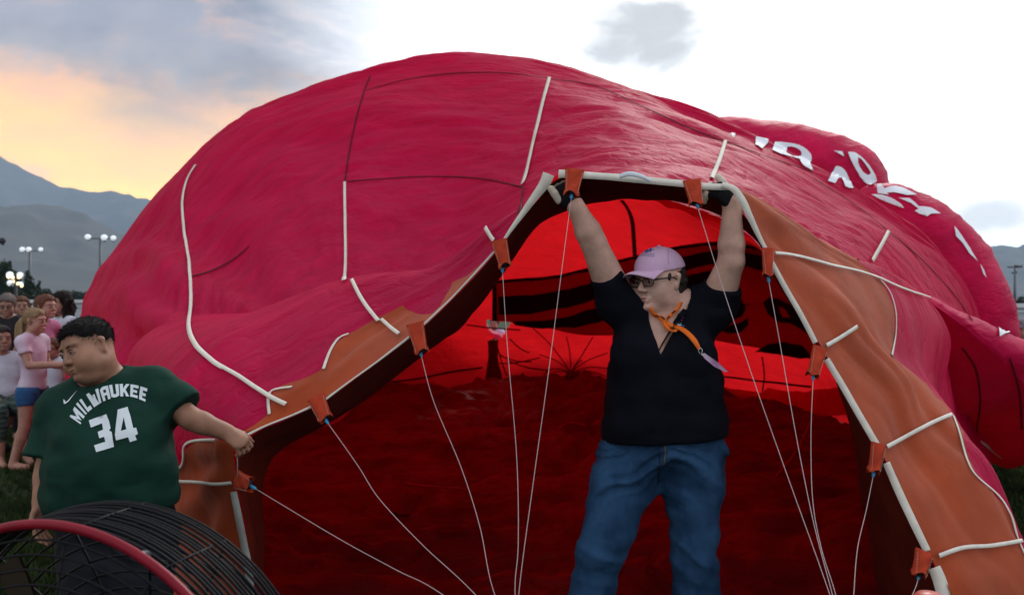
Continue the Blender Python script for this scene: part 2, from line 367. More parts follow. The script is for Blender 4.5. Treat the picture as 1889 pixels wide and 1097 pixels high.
flood_mast(1872, [(1860, 492, 1.6), (1866, 492, 1.6), (1873, 491, 3), (1878, 491, 2.6), (1884, 491, 2.6), (1868, 503, 1.8), (1874, 502, 2.6)], 110, 'tall dark floodlight mast with two rows of heads at the right edge', False)
flood_mast(-4, [(-16, 445, 5), (4, 444, 7)], 60, 'dark floodlight head cut off by the left edge', False)
Yl = 48; c = P(29, HZ, Yl); t = empty('street_lamp', (c[0], Yl, 0), 'lit street lamp with a cluster of glowing globes in front of the dark trees', 'street lamp')
MB().tube([(c[0], Yl, 0), (c[0], Yl, P(0, 508, Yl)[2])], [.14, .07], 8).build('pole', m_dark, t)
for q, (gx, gy, r, lit) in enumerate([(18, 507, 7, 0), (37, 507, 6, 0), (19, 522, 6.5, 0), (38, 524, 5, 0), (16, 510, 4, 1), (35, 511, 3.5, 1), (27, 519, 3.4, 1), (33, 523, 3.2, 1), (40, 527, 3, 1), (24, 512, 3.2, 1)]):
    p = P(gx, gy, Yl+(.0 if lit else .25)); MB().ball(p, r/F*Yl*.9).build('globe', m_lit if lit else m_globe, t)
b = MB()
for gx, gy in [(18, 512), (37, 512), (19, 526), (38, 528)]: b.tube([P(29, 516, Yl), P(gx, gy+2, Yl)], .04, 5)
b.build('arm', m_dark, t)
# grass blades -------------------------------------------------------------
def blades(n, x0, x1, y0, y1, sd):
    g = np.random.default_rng(sd); x = g.uniform(x0, x1, n); y = g.uniform(y0, y1, n); h = g.uniform(.03, .07, n); a = g.uniform(0, 6.28, n); w = .004+.0012*y
    lx, ly = g.normal(0, .02, n), g.normal(0, .02, n)
    A = np.stack([x-np.cos(a)*w, y-np.sin(a)*w, 0*x], -1); B = np.stack([x+np.cos(a)*w, y+np.sin(a)*w, 0*x], -1); C_ = np.stack([x+lx, y+ly, h], -1)
    return np.stack([A, B, C_], 1).reshape(-1, 3)
V = np.concatenate([blades(60000, -3.6, -.6, 1.6, 8.5, 1), blades(26000, 2.4, 5.5, 3.2, 9.5, 2), blades(20000, -6.5, -2.5, 5, 14, 3)])
B3 = V.reshape(-1, 3, 3); bx, by = B3[:, 0, 0], B3[:, 0, 1]
lim_l = np.interp(by, [2.9, 3.05, 3.6, 4.0, 4.7, 6.0, 7.7, 9, 11], [9, -.95, -1.15, -1.55, -2.1, -2.95, -3.9, -4.5, -4.2]); lim_r = np.interp(by, [2.7, 2.9, 3.3, 4.1, 5, 6, 7, 9], [-9, 1.9, 2.3, 2.2, 2.6, 3.2, 3.85, 4.2])
B3 = B3[~((bx > lim_l) & (bx < lim_r))]; V = B3.reshape(-1, 3)
tag(mesh('grass', V, np.arange(len(V)).reshape(-1, 3), mat('grass_blade', (.030, .055, .018), .8, .1, transl=.2, tcol=(.05, .09, .02), var=.5, vscale=3), smooth=False), 'short dark green lawn grass around the balloon', 'grass', kind='stuff')
tick('b')
# ================================================================== BALLOON
m_nylon = mat('crimson_nylon', (.58, .0050, .078), .55, .09, transl=.42, tcol=(.98, .014, .020), bump=.016, bump2=.0034, bscale=2.0, bstretch=(1, 9, 1), var=.12, vscale=2.5, coord='UV', weave=.0003, vstretch=(1, 3, 1))  # streaked tint also runs through the translucency, painting in wrinkle shading
m_lobe = mat('crimson_nylon_double', (.56, .0050, .078), .55, .09, transl=.27, tcol=(.98, .014, .020), bump=.011, bump2=.0028, bscale=1.6, bstretch=(1, 6, 1), var=.20, vscale=2.5, coord='UV', weave=.0003)
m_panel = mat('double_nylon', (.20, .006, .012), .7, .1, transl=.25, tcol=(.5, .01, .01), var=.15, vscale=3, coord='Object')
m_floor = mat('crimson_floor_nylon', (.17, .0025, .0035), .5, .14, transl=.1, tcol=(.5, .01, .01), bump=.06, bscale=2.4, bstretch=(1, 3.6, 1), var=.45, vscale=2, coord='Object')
m_black = mat('black_nylon', (.010, .003, .003), .8, .1)
m_orange = mat('orange_cloth', (.36, .058, .015), .88, .12, bump=.0022, bscale=16, bstretch=(1, 1, 1), var=.16, vscale=5, coord='Object', weave=.0006, sheen=.1, transl=.10, tcol=(.5, .08, .02))
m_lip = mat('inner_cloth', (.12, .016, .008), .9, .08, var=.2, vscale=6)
m_tape = mat('white_webbing', (.66, .63, .56), .8, .1, bump=.0006, bscale=300, var=.08, vscale=30)
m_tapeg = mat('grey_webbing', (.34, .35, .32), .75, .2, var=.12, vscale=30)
m_seam = mat('dark_seam', (.12, .006, .02), .8, .1)
m_iseam = mat('inner_seam', (.10, .004, .004), .8, .05)
m_tab = mat('red_orange_canvas', (.42, .05, .022), .85, .1, bump=.003, bscale=60, var=.2, vscale=20, weave=.0006)
m_thread = mat('pale_stitching', (.62, .40, .32), .8)
m_cable = mat('pale_cable', (.48, .38, .38), .5)
m_ferr = mat('blue_ferrule', (.05, .30, .55), .4)
m_blk = mat('black_rubber', (.01, .01, .012), .5)
m_letter = mat('white_lettering', (.74, .78, .84), .65, .2)
BAL = empty('hot_air_balloon', (0, 6, 0), 'crimson hot air balloon lying half inflated with an orange mouth held open', 'hot air balloon')

def dense(ctrl, nu, nv):
    G = crom(ctrl, nu); G = np.swapaxes(crom(np.swapaxes(G, 0, 1), nv), 0, 1); return G
def uvgrid(G):
    du = np.linalg.norm(np.diff(G, axis=0), axis=-1).mean(1); dv = np.linalg.norm(np.diff(G, axis=1), axis=-1).mean(0)
    u = np.concatenate([[0], np.cumsum(du)]); v = np.concatenate([[0], np.cumsum(dv)]); U, V = np.meshgrid(u, v, indexing='ij'); return U, V
# ---- main dome
Mfront = [
 [(470, 1210, 3.6), (340, 1145, 4.0), (240, 1060, 4.7), (160, 950, 6.0), (112, 868, 7.6)],
 [(475, 1000, 3.5), (345, 900, 3.9), (240, 820, 4.7), (165, 760, 6.0), (116, 700, 7.6)],
 [(485, 835, 3.5), (385, 745, 4.0), (275, 665, 5.0), (185, 605, 6.4), (146, 580, 7.5)],
 [(625, 772, 3.6), (480, 640, 4.9), (355, 560, 5.4), (230, 480, 6.8), (190, 488, 7.6)],
 [(715, 700, 3.7), (560, 572, 5.3), (440, 470, 6.3), (320, 370, 7.2), (290, 343, 7.9)],
 [(790, 640, 3.8), (650, 552, 5.6), (560, 380, 6.8), (455, 240, 7.8), (425, 238, 8.3)],
 [(860, 590, 3.9), (735, 532, 5.8), (680, 340, 7.1), (600, 180, 8.2), (585, 160, 8.6)],
 [(925, 510, 3.9), (850, 500, 5.7), (820, 330, 7.1), (785, 155, 8.4), (770, 118, 9.0)],
 [(1000, 410, 3.9), (985, 395, 5.2), (960, 300, 6.7), (950, 160, 8.2), (940, 113, 9.0)],
 [(1100, 366, 3.9), (1110, 335, 4.5), (1110, 260, 6.0), (1120, 170, 8.0), (1125, 149, 8.8)],
 [(1250, 376, 3.9), (1270, 350, 4.4), (1290, 290, 5.7), (1285, 220, 7.8), (1280, 210, 8.4)],
 [(1375, 430, 3.8), (1410, 410, 4.3), (1440, 360, 5.4), (1460, 305, 7.2), (1465, 293, 7.8)],
 [(1445, 520, 3.7), (1520, 500, 4.4), (1580, 450, 5.5), (1640, 405, 7.2), (1655, 398, 7.7)],
 [(1500, 610, 3.6), (1600, 600, 4.3), (1680, 560, 5.6), (1745, 510, 7.2), (1765, 505, 7.8)],
 [(1552, 715, 3.5), (1660, 720, 4.3), (1740, 700, 5.4), (1790, 660, 7.0), (1810, 640, 7.8)],
 [(1650, 1200, 3.6), (1700, 1140, 4.1), (1760, 1030, 5.0), (1800, 960, 6.0), (1830, 902, 7.0)]]
Mback = [[(-4.5, 8.8, 0), (-4.4, 9.8, 0), (-4.1, 10.8, 0)], [(-4.1, 8.9, .55), (-4.2, 10, .3), (-3.8, 11.3, 0)], [(-3.75, 8.9, 1.1), (-3.8, 10.4, .7), (-3.4, 11.9, 0)],
 [(-3.5, 9, 1.7), (-3.5, 10.6, 1.1), (-3, 12.2, 0)], [(-3.1, 9.3, 2.4), (-3.1, 11, 1.6), (-2.6, 12.4, 0)], [(-2.6, 9.7, 3.0), (-2.6, 11.3, 2.0), (-2.1, 12.6, 0)],
 [(-1.85, 10, 3.4), (-1.8, 11.6, 2.2), (-1.6, 12.8, 0)], [(-.95, 10.4, 3.6), (-.95, 12, 2.2), (-.9, 12.9, 0)], [(0, 10.5, 3.6), (0, 12, 2.2), (-.1, 13, 0)],
 [(.95, 10.3, 3.3), (.9, 12, 2.2), (.7, 13, 0)], [(1.8, 9.9, 2.9), (1.7, 11.8, 2.0), (1.4, 12.9, 0)], [(2.5, 9.4, 2.5), (2.4, 11.4, 1.8), (2.1, 12.7, 0)],
 [(3.3, 9.2, 1.9), (3.1, 11, 1.4), (2.8, 12.4, 0)], [(3.9, 9.0, 1.3), (3.8, 10.4, .9), (3.4, 12, 0)], [(4.1, 8.9, .7), (4.0, 10.2, .4), (3.7, 11.5, 0)], [(4.1, 8.4, 0), (4.1, 9.6, 0), (3.9, 11, 0)]]
ctrl = np.array([[P(*q) for q in fr]+[np.array(b_, float) for b_ in bk] for fr, bk in zip(Mfront, Mback)])
G = dense(ctrl, 460, 360)
U, V_ = uvgrid(G); nn = grid_normals(G)
fade = np.clip(np.minimum(V_/.5, 1), 0, 1)
tt = np.linspace(0, 7, 360)[None, :]                     # control row index along v
bil = fbm(U*.9, V_*.9, 0, 2, 3)*.055
front = np.clip((5.2-tt)/1.2, 0, 1)
# long creases that follow the dome, soft hollows on the lower left, small puckers
f1 = ridge(U*.55+V_*.35+fbm(U*.4, V_*.4, 1, 2, 8)*.7, V_*2.6-U*.5+fbm(U*.8, V_*.8, 2, 3, 4)*1.1, 0, 3, 11)*.013
f2 = fbm(U*1.2+2, V_*6.0+fbm(U, V_, 0, 2, 9)*2, 0, 3, 21)*.009
f3 = ridge(U*1.0+fbm(U, V_, 0, 2, 33)*.5, V_*6.5-U*.8+fbm(U*1.5, V_*1.5, 0, 2, 35), 0, 2, 37)*.0045+ridge(U*4.2+V_*2, V_*4.0, 0, 2, 31)*.0016
disp = (bil+(f1+f2)*1.15+f3)*fade
# radiating tension folds from the gathered point on the left
lu = np.linspace(0, 15, 460)[:, None]
ang = (lu-2.2)*3.2+tt*.7
left_m = np.exp(-((lu-2.8)/2.0)**2)*np.exp(-((tt-1.7)/1.5)**2)
disp += left_m*np.sin(ang*2.2+fbm(U*.8, V_*.8, 0, 2, 5)*2.5)*.036
G = G+nn*disp[..., None]*(-1)
G[..., 2] = np.maximum(G[..., 2], .0)
Mfaces = grid_faces(460, 360)
# the gap at the back (daylight shows through): drop the cells whose centre falls in it
C4 = G.reshape(-1, 3)[Mfaces].mean(1); cpx = CX+C4[:, 0]/C4[:, 1]*F; cpy = HZ-(C4[:, 2]-HC)/C4[:, 1]*F
def inpoly(px, py, poly):
    r = np.zeros(len(px), bool); n = len(poly)
    for i in range(n):
        x1, y1 = poly[i]; x2, y2 = poly[(i+1) % n]
        c = ((y1 > py) != (y2 > py)) & (px < (x2-x1)*(py-y1)/((y2-y1) if y2 != y1 else 1e-9)+x1); r ^= c
    return r
gap = [(895, 588), (930, 589), (945, 592), (935, 603), (932, 611), (925, 622), (914, 623), (906, 613), (900, 603)]
keep = ~((C4[:, 1] > 9.5) & inpoly(cpx, cpy, gap))
# cut the dome into gores (one fabric gore per part) and join them along shared edges
MV = G.reshape(-1, 3); uvM = np.stack([U, V_], -1).reshape(-1, 2)
BVH_M = BVHTree.FromPolygons(MV.tolist(), Mfaces.tolist())
for i in range(15):
    a, b2 = round(i*459/15), round((i+1)*459/15)
    sel = np.zeros((459, 359), bool); sel[a:b2] = True; fsel = Mfaces[sel.ravel() & keep]
    u_, inv = np.unique(fsel, return_inverse=True)
    mesh('fabric_gore', MV[u_], inv.reshape(-1, 4), m_nylon, BAL, uv=uvM[u_])

# ---- near drape around the mouth
Nc = [
 [(475, 1345, 3.05), (400, 1290, 3.2), (330, 1240, 3.45), (290, 1150, 4.2)],
 [(456, 1010, 3.0), (400, 1000, 3.1), (320, 980, 3.4), (250, 900, 4.4)],
 [(440, 890, 2.92), (385, 880, 3.05), (310, 850, 3.4), (240, 780, 4.6)],
 [(440, 812, 2.88), (400, 795, 3.0), (300, 700, 3.5), (240, 640, 4.9)],
 [(520, 778, 2.92), (470, 730, 3.1), (380, 620, 3.7), (330, 580, 5.1)],
 [(590, 742, 2.95), (560, 690, 3.15), (500, 573, 3.9), (470, 570, 5.1)],
 [(680, 680, 3.0), (655, 610, 3.3), (622, 528, 4.0), (600, 550, 5.1)],
 [(760, 620, 3.0), (735, 570, 3.3), (705, 508, 3.9), (690, 540, 5.0)],
 [(850, 535, 3.0), (830, 510, 3.25), (800, 492, 3.8), (790, 520, 4.9)],
 [(925, 450, 3.0), (915, 435, 3.15), (900, 421, 3.5), (890, 460, 4.6)],
 [(985, 375, 3.0), (983, 371, 3.15), (980, 372, 3.5), (985, 400, 4.4)],
 [(1038, 318, 3.0), (1039, 317, 3.15), (1042, 322, 3.5), (1045, 350, 4.3)],
 [(1160, 324, 2.98), (1160, 325, 3.15), (1160, 332, 3.5), (1160, 350, 4.2)],
 [(1300, 342, 3.0), (1303, 342, 3.15), (1308, 350, 3.5), (1325, 372, 4.2)],
 [(1352, 345, 3.0), (1362, 346, 3.1), (1390, 362, 3.35), (1430, 400, 4.0)],
 [(1385, 410, 3.0), (1435, 400, 3.2), (1512, 442, 3.7), (1560, 490, 4.7)],
 [(1422, 485, 3.0), (1500, 480, 3.3), (1620, 497, 4.2), (1700, 545, 5.3)],
 [(1475, 575, 3.0), (1560, 560, 3.3), (1665, 570, 4.2), (1750, 620, 5.4)],
 [(1520, 655, 2.98), (1600, 625, 3.3), (1680, 660, 4.0), (1740, 730, 5.2)],
 [(1575, 755, 2.95), (1660, 700, 3.3), (1722, 716, 3.9), (1760, 810, 4.9)],
 [(1628, 845, 2.92), (1690, 800, 3.2), (1765, 766, 3.6), (1790, 850, 4.4)],
 [(1672, 940, 2.9), (1760, 890, 3.1), (1840, 852, 3.5), (1845, 940, 4.1)],
 [(1718, 1035, 2.87), (1800, 1015, 3.0), (1889, 985, 3.4), (1890, 1060, 3.9)],
 [(1765, 1130, 2.82), (1850, 1110, 2.95), (1935, 1080, 3.3), (1940, 1150, 3.8)],
 [(1830, 1390, 2.8), (1900, 1350, 2.9), (1990, 1290, 3.3), (2000, 1220, 3.6)]]
ctrl = np.array([[P(*q) for q in r] for r in Nc]); nu, nv = 600, 120
GN = dense(ctrl, nu, nv); U, V_ = uvgrid(GN); nn = grid_normals(GN)
e = np.clip(V_/.14, 0, 1); lu = np.linspace(0, 24, nu)[:, None]
rm = 1/(1+np.exp(-(lu-13.8)*2.5)); topm = np.exp(-((lu-12)/1.4)**2)
disp = fbm(U*1.4, V_*1.2, 0, 2, 41)*.024
disp = disp+rm*(ridge((U*.96+V_*.27)*.55, (U*.27-V_*.96)*4.2+fbm(U*1.3, V_*1.3, 0, 2, 44)*.5, 0, 2, 43)*.013+fbm((U*.96+V_*.27)*.8, (U*.27-V_*.96)*2.2, 0, 2, 46)*.02)
disp = disp+(1-rm)*(fbm(U*.7+V_, V_*6-U*1.6, 0, 3, 45)*.012+ridge(U*1.2, V_*4-U*1.2, 0, 2, 47)*.004)
disp = disp+np.exp(-((lu-1.6)/1.1)**2)*np.sin(U*26+V_*7+fbm(U*2, V_*2, 0, 2, 3)*2)*.014*np.clip(V_/.1, 0, 1)
disp = disp+ridge(U*7, V_*7, 0, 2, 49)*.0008
GN = GN-nn*(disp*e*(1-.75*topm))[..., None]
NF = grid_faces(nu, nv); NV = GN.reshape(-1, 3)
mesh('mouth_drape', NV, NF, m_nylon, BAL, uv=np.stack([U, V_], -1).reshape(-1, 2))
BVH_N = BVHTree.FromPolygons(NV.tolist(), NF.tolist())

# ---- inner lip
hem_pairs = [((475, 1345, 3.06), (492, 1210, 3.6)), ((458, 1010, 3.02), (496, 1000, 3.5)), ((442, 830, 2.92), (506, 848, 3.5)), ((590, 744, 2.97), 3), ((690, 673, 3.01), 4), ((775, 608, 3.01), 5), ((860, 527, 3.01), 6), ((925, 452, 3.01), 7),
             ((985, 377, 3.01), 8), ((1060, 322, 3.01), 9), ((1290, 342, 3.01), 10), ((1385, 412, 3.01), 11), ((1424, 490, 3.01), 12), ((1480, 585, 3.01), 13), ((1552, 708, 2.98), 14), ((1630, 848, 2.94), (1580, 862, 3.5)), ((1676, 944, 2.92), (1604, 985, 3.55)), ((1724, 1040, 2.89), (1620, 1090, 3.6)), ((1835, 1390, 2.85), 15)]
Hh = np.array([P(*h) for h, _ in hem_pairs]); Ee = np.array([P(*(Mfront[i][0] if isinstance(i, int) else i)) for _, i in hem_pairs])
mid1 = Hh*.66+Ee*.34; mid1[:, 2] -= .02; mid2 = Hh*.33+Ee*.67; mid2[:, 2] -= .02
GL = dense(np.stack([Hh, mid1, mid2, Ee], 1), 300, 26); UL, VL = uvgrid(GL)
GL = GL+grid_normals(GL)*(fbm(UL*2, VL*2, 0, 3, 71)*.02*np.clip(VL/.2, 0, 1))[..., None]
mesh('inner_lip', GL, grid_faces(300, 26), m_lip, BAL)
BVH_L = None

# ---- pillows of trapped air behind and to the right
LOBES = []
def spline_closed(p, n):
    p = np.array(p, float); m = len(p); q = np.concatenate([p[-2:], p, p[:3]]); t = np.linspace(0, m, n, endpoint=False); i = np.floor(t).astype(int)+2; f = (t-np.floor(t))[:, None]
    a, b_, c, d = q[i-1], q[i], q[i+1], q[i+2]; return .5*(2*b_+(c-a)*f+(2*a-5*b_+4*c-d)*f*f+(3*b_-a-3*c+d)*f**3)
def lobe(outline, cen, Yc, bulge, sd, amp=1.0, stretch=(1, 3), tilt=0):
    n, m = 220, 110; O = spline_closed(outline, n); V = []
    c = np.array(cen, float); s = np.linspace(0, 1, m)            # 0 front centre -> .5 rim -> 1 back centre
    r = np.sin(np.pi*s); dep = -np.cos(np.pi*s)*bulge
    px = c[0]+(O[:, 0:1]-c[0])*r[None]; py = c[1]+(O[:, 1:2]-c[1])*r[None]
    Yk = Yc+tilt*(py-c[1])/100; X = (px-CX)/F*Yk; Z = HC+(HZ-py)/F*Yk; Yv = Yk+dep[None]+0*px
    # keep the outline where it was seen: scale about the axis of sight at the rim only
    G_ = np.stack([X, Yv, Z], -1); 
    A = X*stretch[0]+Z*.5; Bv = Z*stretch[1]-X*.9
    d = fbm(X*.8, Z*.8, Yv*.6, 2, sd)*.05+ridge(A*.9+fbm(X, Z, 0, 2, sd+2)*.6, Bv*1.3, Yv*.7, 3, sd+4)*.014*amp+fbm(X*5, Z*7, Yv*4, 3, sd+6)*.003*amp
    nrm_ = grid_normals(G_); G_ = G_+nrm_*(d*np.sin(np.pi*np.clip(s, 0, 1))[None]**.3)[..., None]
    G_[..., 2] = np.maximum(G_[..., 2], .01)
    Fc = grid_faces(n, m); w = np.stack([(n-1)*m+np.arange(m-1), np.arange(m-1), np.arange(1, m), (n-1)*m+np.arange(1, m)], -1)
    Fc = np.concatenate([Fc, w])
    mesh('air_lobe', G_, Fc, m_lobe, BAL, uv=np.stack([A, Bv/2.5], -1).reshape(-1, 2))
    bv = BVHTree.FromPolygons(G_.reshape(-1, 3).tolist(), Fc.tolist()); LOBES.append(bv); return bv
lobe([(1260, 250), (1320, 226), (1375, 226), (1440, 235), (1500, 252), (1560, 272), (1600, 296), (1620, 330), (1630, 370), (1622, 420), (1540, 460), (1400, 420), (1290, 330)], (1470, 340), 10.2, .9, 101)
lobe([(1590, 350), (1625, 335), (1670, 348), (1715, 372), (1760, 418), (1795, 468), (1820, 520), (1838, 575), (1842, 625), (1830, 690), (1760, 740), (1660, 700), (1580, 560), (1560, 430)], (1700, 540), 8.7, 1.0, 111)
lobe([(1790, 640), (1845, 606), (1889, 640), (1960, 690), (2050, 760), (2080, 850), (1980, 900), (1850, 850)], (1930, 760), 10.6, .9, 121)
lobe([(1560, 500), (1620, 505), (1700, 540), (1760, 566), (1830, 602), (1889, 640), (1960, 690), (2000, 750), (1990, 810), (1940, 840), (1889, 842), (1850, 862), (1800, 815), (1740, 770), (1660, 760), (1580, 640)], (1780, 690), 6.55, .75, 131, 1.1, (1, 2.4), .45)

# ---- casting helpers: lay tapes, seams and lettering onto the cloth
ORG = Vector((0, 0, HC))
def cast(bvhs, px, py, y0=0.0):
    d = Vector(((px-CX)/F, 1, (HZ-py)/F)); o = ORG+d*y0; d.normalize(); best = None
    for b_ in bvhs:
        h = b_.ray_cast(o, d)
        if h[0] is not None and (best is None or h[3] < best[3]): best = h
    if best is None: return None, None
    n = best[1]
    if n.dot(d) > 0: n = -n
    return np.array(best[0]), np.array(n)
OUT = [BVH_N, BVH_M]+LOBES
def px_spline(pts, step=7.0):
    p = np.array(pts, float); L = np.linalg.norm(np.diff(p, axis=0), axis=1).sum(); n = max(3, int(L/step)+1)
    return crom(p, max(n, 3)) if len(p) > 2 else np.linspace(p[0], p[1], n)
def ribbon(name, pts, w, m, bv=None, off=.010, y0=0, parent=BAL, step=7.0, taper=None, label=None):
    bv = bv or OUT; q = px_spline(pts, step); H = [cast(bv, x, y, y0) for x, y in q]
    ok = [h for h in H if h[0] is not None]
    if len(ok) < 3: print('RIBBON MISS', name, pts[0]); return None
    c = np.array([h[0] for h in ok]); n = np.array([h[1] for h in ok])
    n = crom(n, len(n)); k = np.ones(5)/5
    n = np.stack([np.convolve(np.pad(n[:, i], 2, 'edge'), k, 'valid') for i in range(3)], -1); n /= np.linalg.norm(n, axis=1, keepdims=True)
    t = np.gradient(c, axis=0); t /= np.maximum(np.linalg.norm(t, axis=1, keepdims=True), 1e-9)
    s = np.cross(t, n); s /= np.maximum(np.linalg.norm(s, axis=1, keepdims=True), 1e-9)
    ww = np.full(len(c), w) if taper is None else np.interp(np.linspace(0, 1, len(c)), np.linspace(0, 1, len(taper)), taper)
    th = min(.002, off*.3)
    A = c+n*off-s*ww[:, None]/2; B = c+n*off+s*ww[:, None]/2
    Vv = np.stack([A-n*th, A, B, B-n*th], 1).reshape(-1, 3); o = mesh(name, Vv, grid_faces(len(c), 4, wrap_v=True), m, parent, smooth=False)
    if label: o['label'] = label
    return o
def fillpoly(name, poly, m, bv=None, off=.008, y0=0, step=9.0, parent=BAL, smooth_edge=True, holes=(), maxjump=.6, fn=None, nudge=True):
    bv = bv or OUT
    def dens(pl):
        r = []
        for i in range(len(pl)):
            a, b_ = np.array(pl[i], float), np.array(pl[(i+1) % len(pl)], float); k = max(1, int(np.linalg.norm(b_-a)/step))
            r += [tuple(a+(b_-a)*j/k) for j in range(k)]
        return r
    rings = [dens(poly)]+[dens(h) for h in holes]; pts = []; edges = []
    for rg in rings:
        o = len(pts); pts += rg; edges += [(o+i, o+(i+1) % len(rg)) for i in range(len(rg))]
    a = np.array(poly); gx, gy = np.meshgrid(np.arange(a[:, 0].min(), a[:, 0].max(), step), np.arange(a[:, 1].min(), a[:, 1].max(), step)); gx, gy = gx.ravel(), gy.ravel()
    ins = inpoly(gx, gy, poly)
    for h in holes: ins &= ~inpoly(gx, gy, h)
    # stay off the edges
    E = np.array(pts)
    keep_ = [i for i in np.nonzero(ins)[0] if np.min((E[:, 0]-gx[i])**2+(E[:, 1]-gy[i])**2) > (step*.45)**2]
    pts += [(gx[i], gy[i]) for i in keep_]
    vo, _, fo, *_ = delaunay_2d_cdt([Vector(p) for p in pts], edges, [], 0, 1e-4)
    vo = [(v.x, v.y) for v in vo]
    cen = np.array([[sum(vo[i][0] for i in f)/len(f), sum(vo[i][1] for i in f)/len(f)] for f in fo]); inn = inpoly(cen[:, 0], cen[:, 1], poly)
    for h in holes: inn &= ~inpoly(cen[:, 0], cen[:, 1], h)
    V = []; ok = []; gcx, gcy = a[:, 0].mean(), a[:, 1].mean()
    for x, y in vo:
        if fn is not None: x, y = fn(x, y)
        p, n = cast(bv, x, y, y0)
        if p is None and nudge:
            for k in range(1, 9):
                xx, yy = x+(gcx-x)*.012*k, y+(gcy-y)*.012*k; p, n = cast(bv, xx, yy, y0)
                if p is not None: break
        ok.append(p is not None); V.append(p+n*off if p is not None else np.zeros(3))
    V = np.array(V); Fc = []
    for f, i_ in zip(fo, inn):
        if not i_ or not all(ok[i] for i in f): continue
        q = V[list(f)]
        if np.ptp(q[:, 1]) > maxjump: continue
        Fc.append(tuple(f)[::-1])
    if not Fc: print('FILL MISS', name, poly[0]); return None
    return mesh(name, V, Fc, m, parent)
# orange skirt: the strip of the drape between the hem and the scalloped edge, laid over it
GNpx = CX+GN[..., 0]/GN[..., 1]*F; GNpy = HZ-(GN[..., 2]-HC)/GN[..., 1]*F; GNn = grid_normals(GN)
if GNn[:, :, 1].mean() > 0: GNn = -GNn
SKB = []
def skirt(poly, u0, u1, label, ksm=7, vmin=0):
    a, b_ = int(u0/24*(nu-1)), int(u1/24*(nu-1)); ins = inpoly(GNpx.ravel(), GNpy.ravel(), poly).reshape(nu, nv); vb = np.zeros(nu)
    for i in range(a, b_):
        r = ins[i].copy(); r[:4] = True if r[:9].any() else r[:4]; out_ = np.nonzero(~r)[0]; vb[i] = max(vmin, (out_[0] if len(out_) else nv)-1)
    seg = vb[a:b_]; seg = np.convolve(np.pad(seg, ksm//2, 'edge'), np.ones(ksm)/ksm, 'valid'); m_ = 40; V = []
    for i, v1 in zip(range(a, b_), seg):
        vv = np.linspace(0, max(v1, .5), m_); k = np.clip(np.floor(vv).astype(int), 0, nv-2); f_ = (vv-k)[:, None]
        V.append((GN[i, k]*(1-f_)+GN[i, k+1]*f_)+(GNn[i, k]*(1-f_)+GNn[i, k+1]*f_)*.006)
    V = np.array(V).reshape(-1, 3); Fc = grid_faces(b_-a, m_); o = mesh('skirt', V, Fc, m_orange, BAL); o['label'] = label
    SKB.append(BVHTree.FromPolygons(V.tolist(), Fc.tolist()))
skirt([(1354, 344), (1385, 408), (1422, 483), (1475, 575), (1520, 655), (1575, 755), (1628, 845), (1672, 940), (1718, 1035), (1765, 1130), (1828, 1388), (1960, 1320), (1950, 1150), (1900, 1050), (1882, 1000), (1872, 972), (1850, 925), (1800, 885), (1788, 850), (1772, 790), (1757, 766), (1735, 735), (1690, 695), (1642, 657), (1652, 612), (1650, 570), (1626, 519), (1590, 490), (1560, 465), (1510, 434), (1450, 400), (1400, 368)], 14, 24, 'orange cloth skirt down the right side of the mouth')
skirt([(345, 820), (338, 850), (335, 862), (310, 872), (262, 880), (262, 1230), (472, 1338), (457, 1010), (441, 892), (441, 815), (425, 808), (380, 811)], 0, 3, 'orange cloth skirt hanging under the hand of the boy')
skirt([(442, 811), (458, 803), (522, 777), (590, 741), (680, 679), (760, 619), (850, 534), (880, 502), (850, 515), (825, 528), (790, 545), (750, 562), (700, 585), (645, 617), (628, 625), (612, 645), (598, 682), (560, 700), (512, 714), (500, 726), (499, 762), (470, 785)], 3, 8.6, 'orange cloth skirt along the left side of the mouth', 9, 7)
OUT += SKB
TW = .022
# load tapes
for pts, w in [([(1013, 145), (1002, 190), (988, 250), (975, 310), (966, 341)], .045), ([(1338, 262), (1326, 298), (1312, 332)], .040),
               ([(636, 338), (636, 400), (636, 460), (636, 522)], .032), ([(362, 306), (346, 335), (338, 375), (341, 430), (349, 500), (352, 560), (350, 605), (363, 640), (390, 668), (415, 684)], .032),
               ([(413, 682), (440, 697), (470, 717), (500, 736), (530, 750)], .026), ([(651, 520), (665, 548), (680, 572), (700, 597)], .024), ([(706, 594), (722, 608), (740, 621)], .022),
               ([(900, 423), (908, 436), (916, 447)], .024), ([(1637, 428), (1622, 455), (1606, 482)], .040),
               ([(1424, 470), (1480, 478), (1530, 492), (1580, 503), (1622, 516)], .019), ([(1620, 515), (1645, 527), (1680, 540), (1714, 551)], .020),
               ([(1518, 640), (1535, 630), (1558, 615), (1575, 604)], .022), ([(1629, 826), (1665, 806), (1705, 786), (1751, 767)], .022), ([(1726, 1026), (1770, 1012), (1820, 1008), (1880, 999)], .022),
               ([(325, 883), (355, 888), (395, 889), (432, 886)], .018), ([(1806, 815), (1830, 828), (1848, 842)], .034)]:
    ribbon('load_tape', pts, w*.62, m_tape, None, .016)
# thin piping on the scalloped edge of the skirt
for pts in [[(1622, 517), (1640, 540), (1650, 575), (1650, 615), (1643, 656)], [(1757, 768), (1768, 800), (1782, 850), (1800, 880), (1840, 915), (1862, 950), (1874, 990), (1882, 1010), (1889, 1025)],
            [(644, 618), (626, 626), (612, 645), (603, 665), (597, 683)], [(540, 716), (510, 720), (498, 728), (496, 745), (498, 766)], [(400, 812), (370, 812), (350, 816), (341, 826), (341, 845), (336, 860), (324, 864)]]:
    ribbon('piping', pts, .010, m_tape, [BVH_N]+SKB, .008)
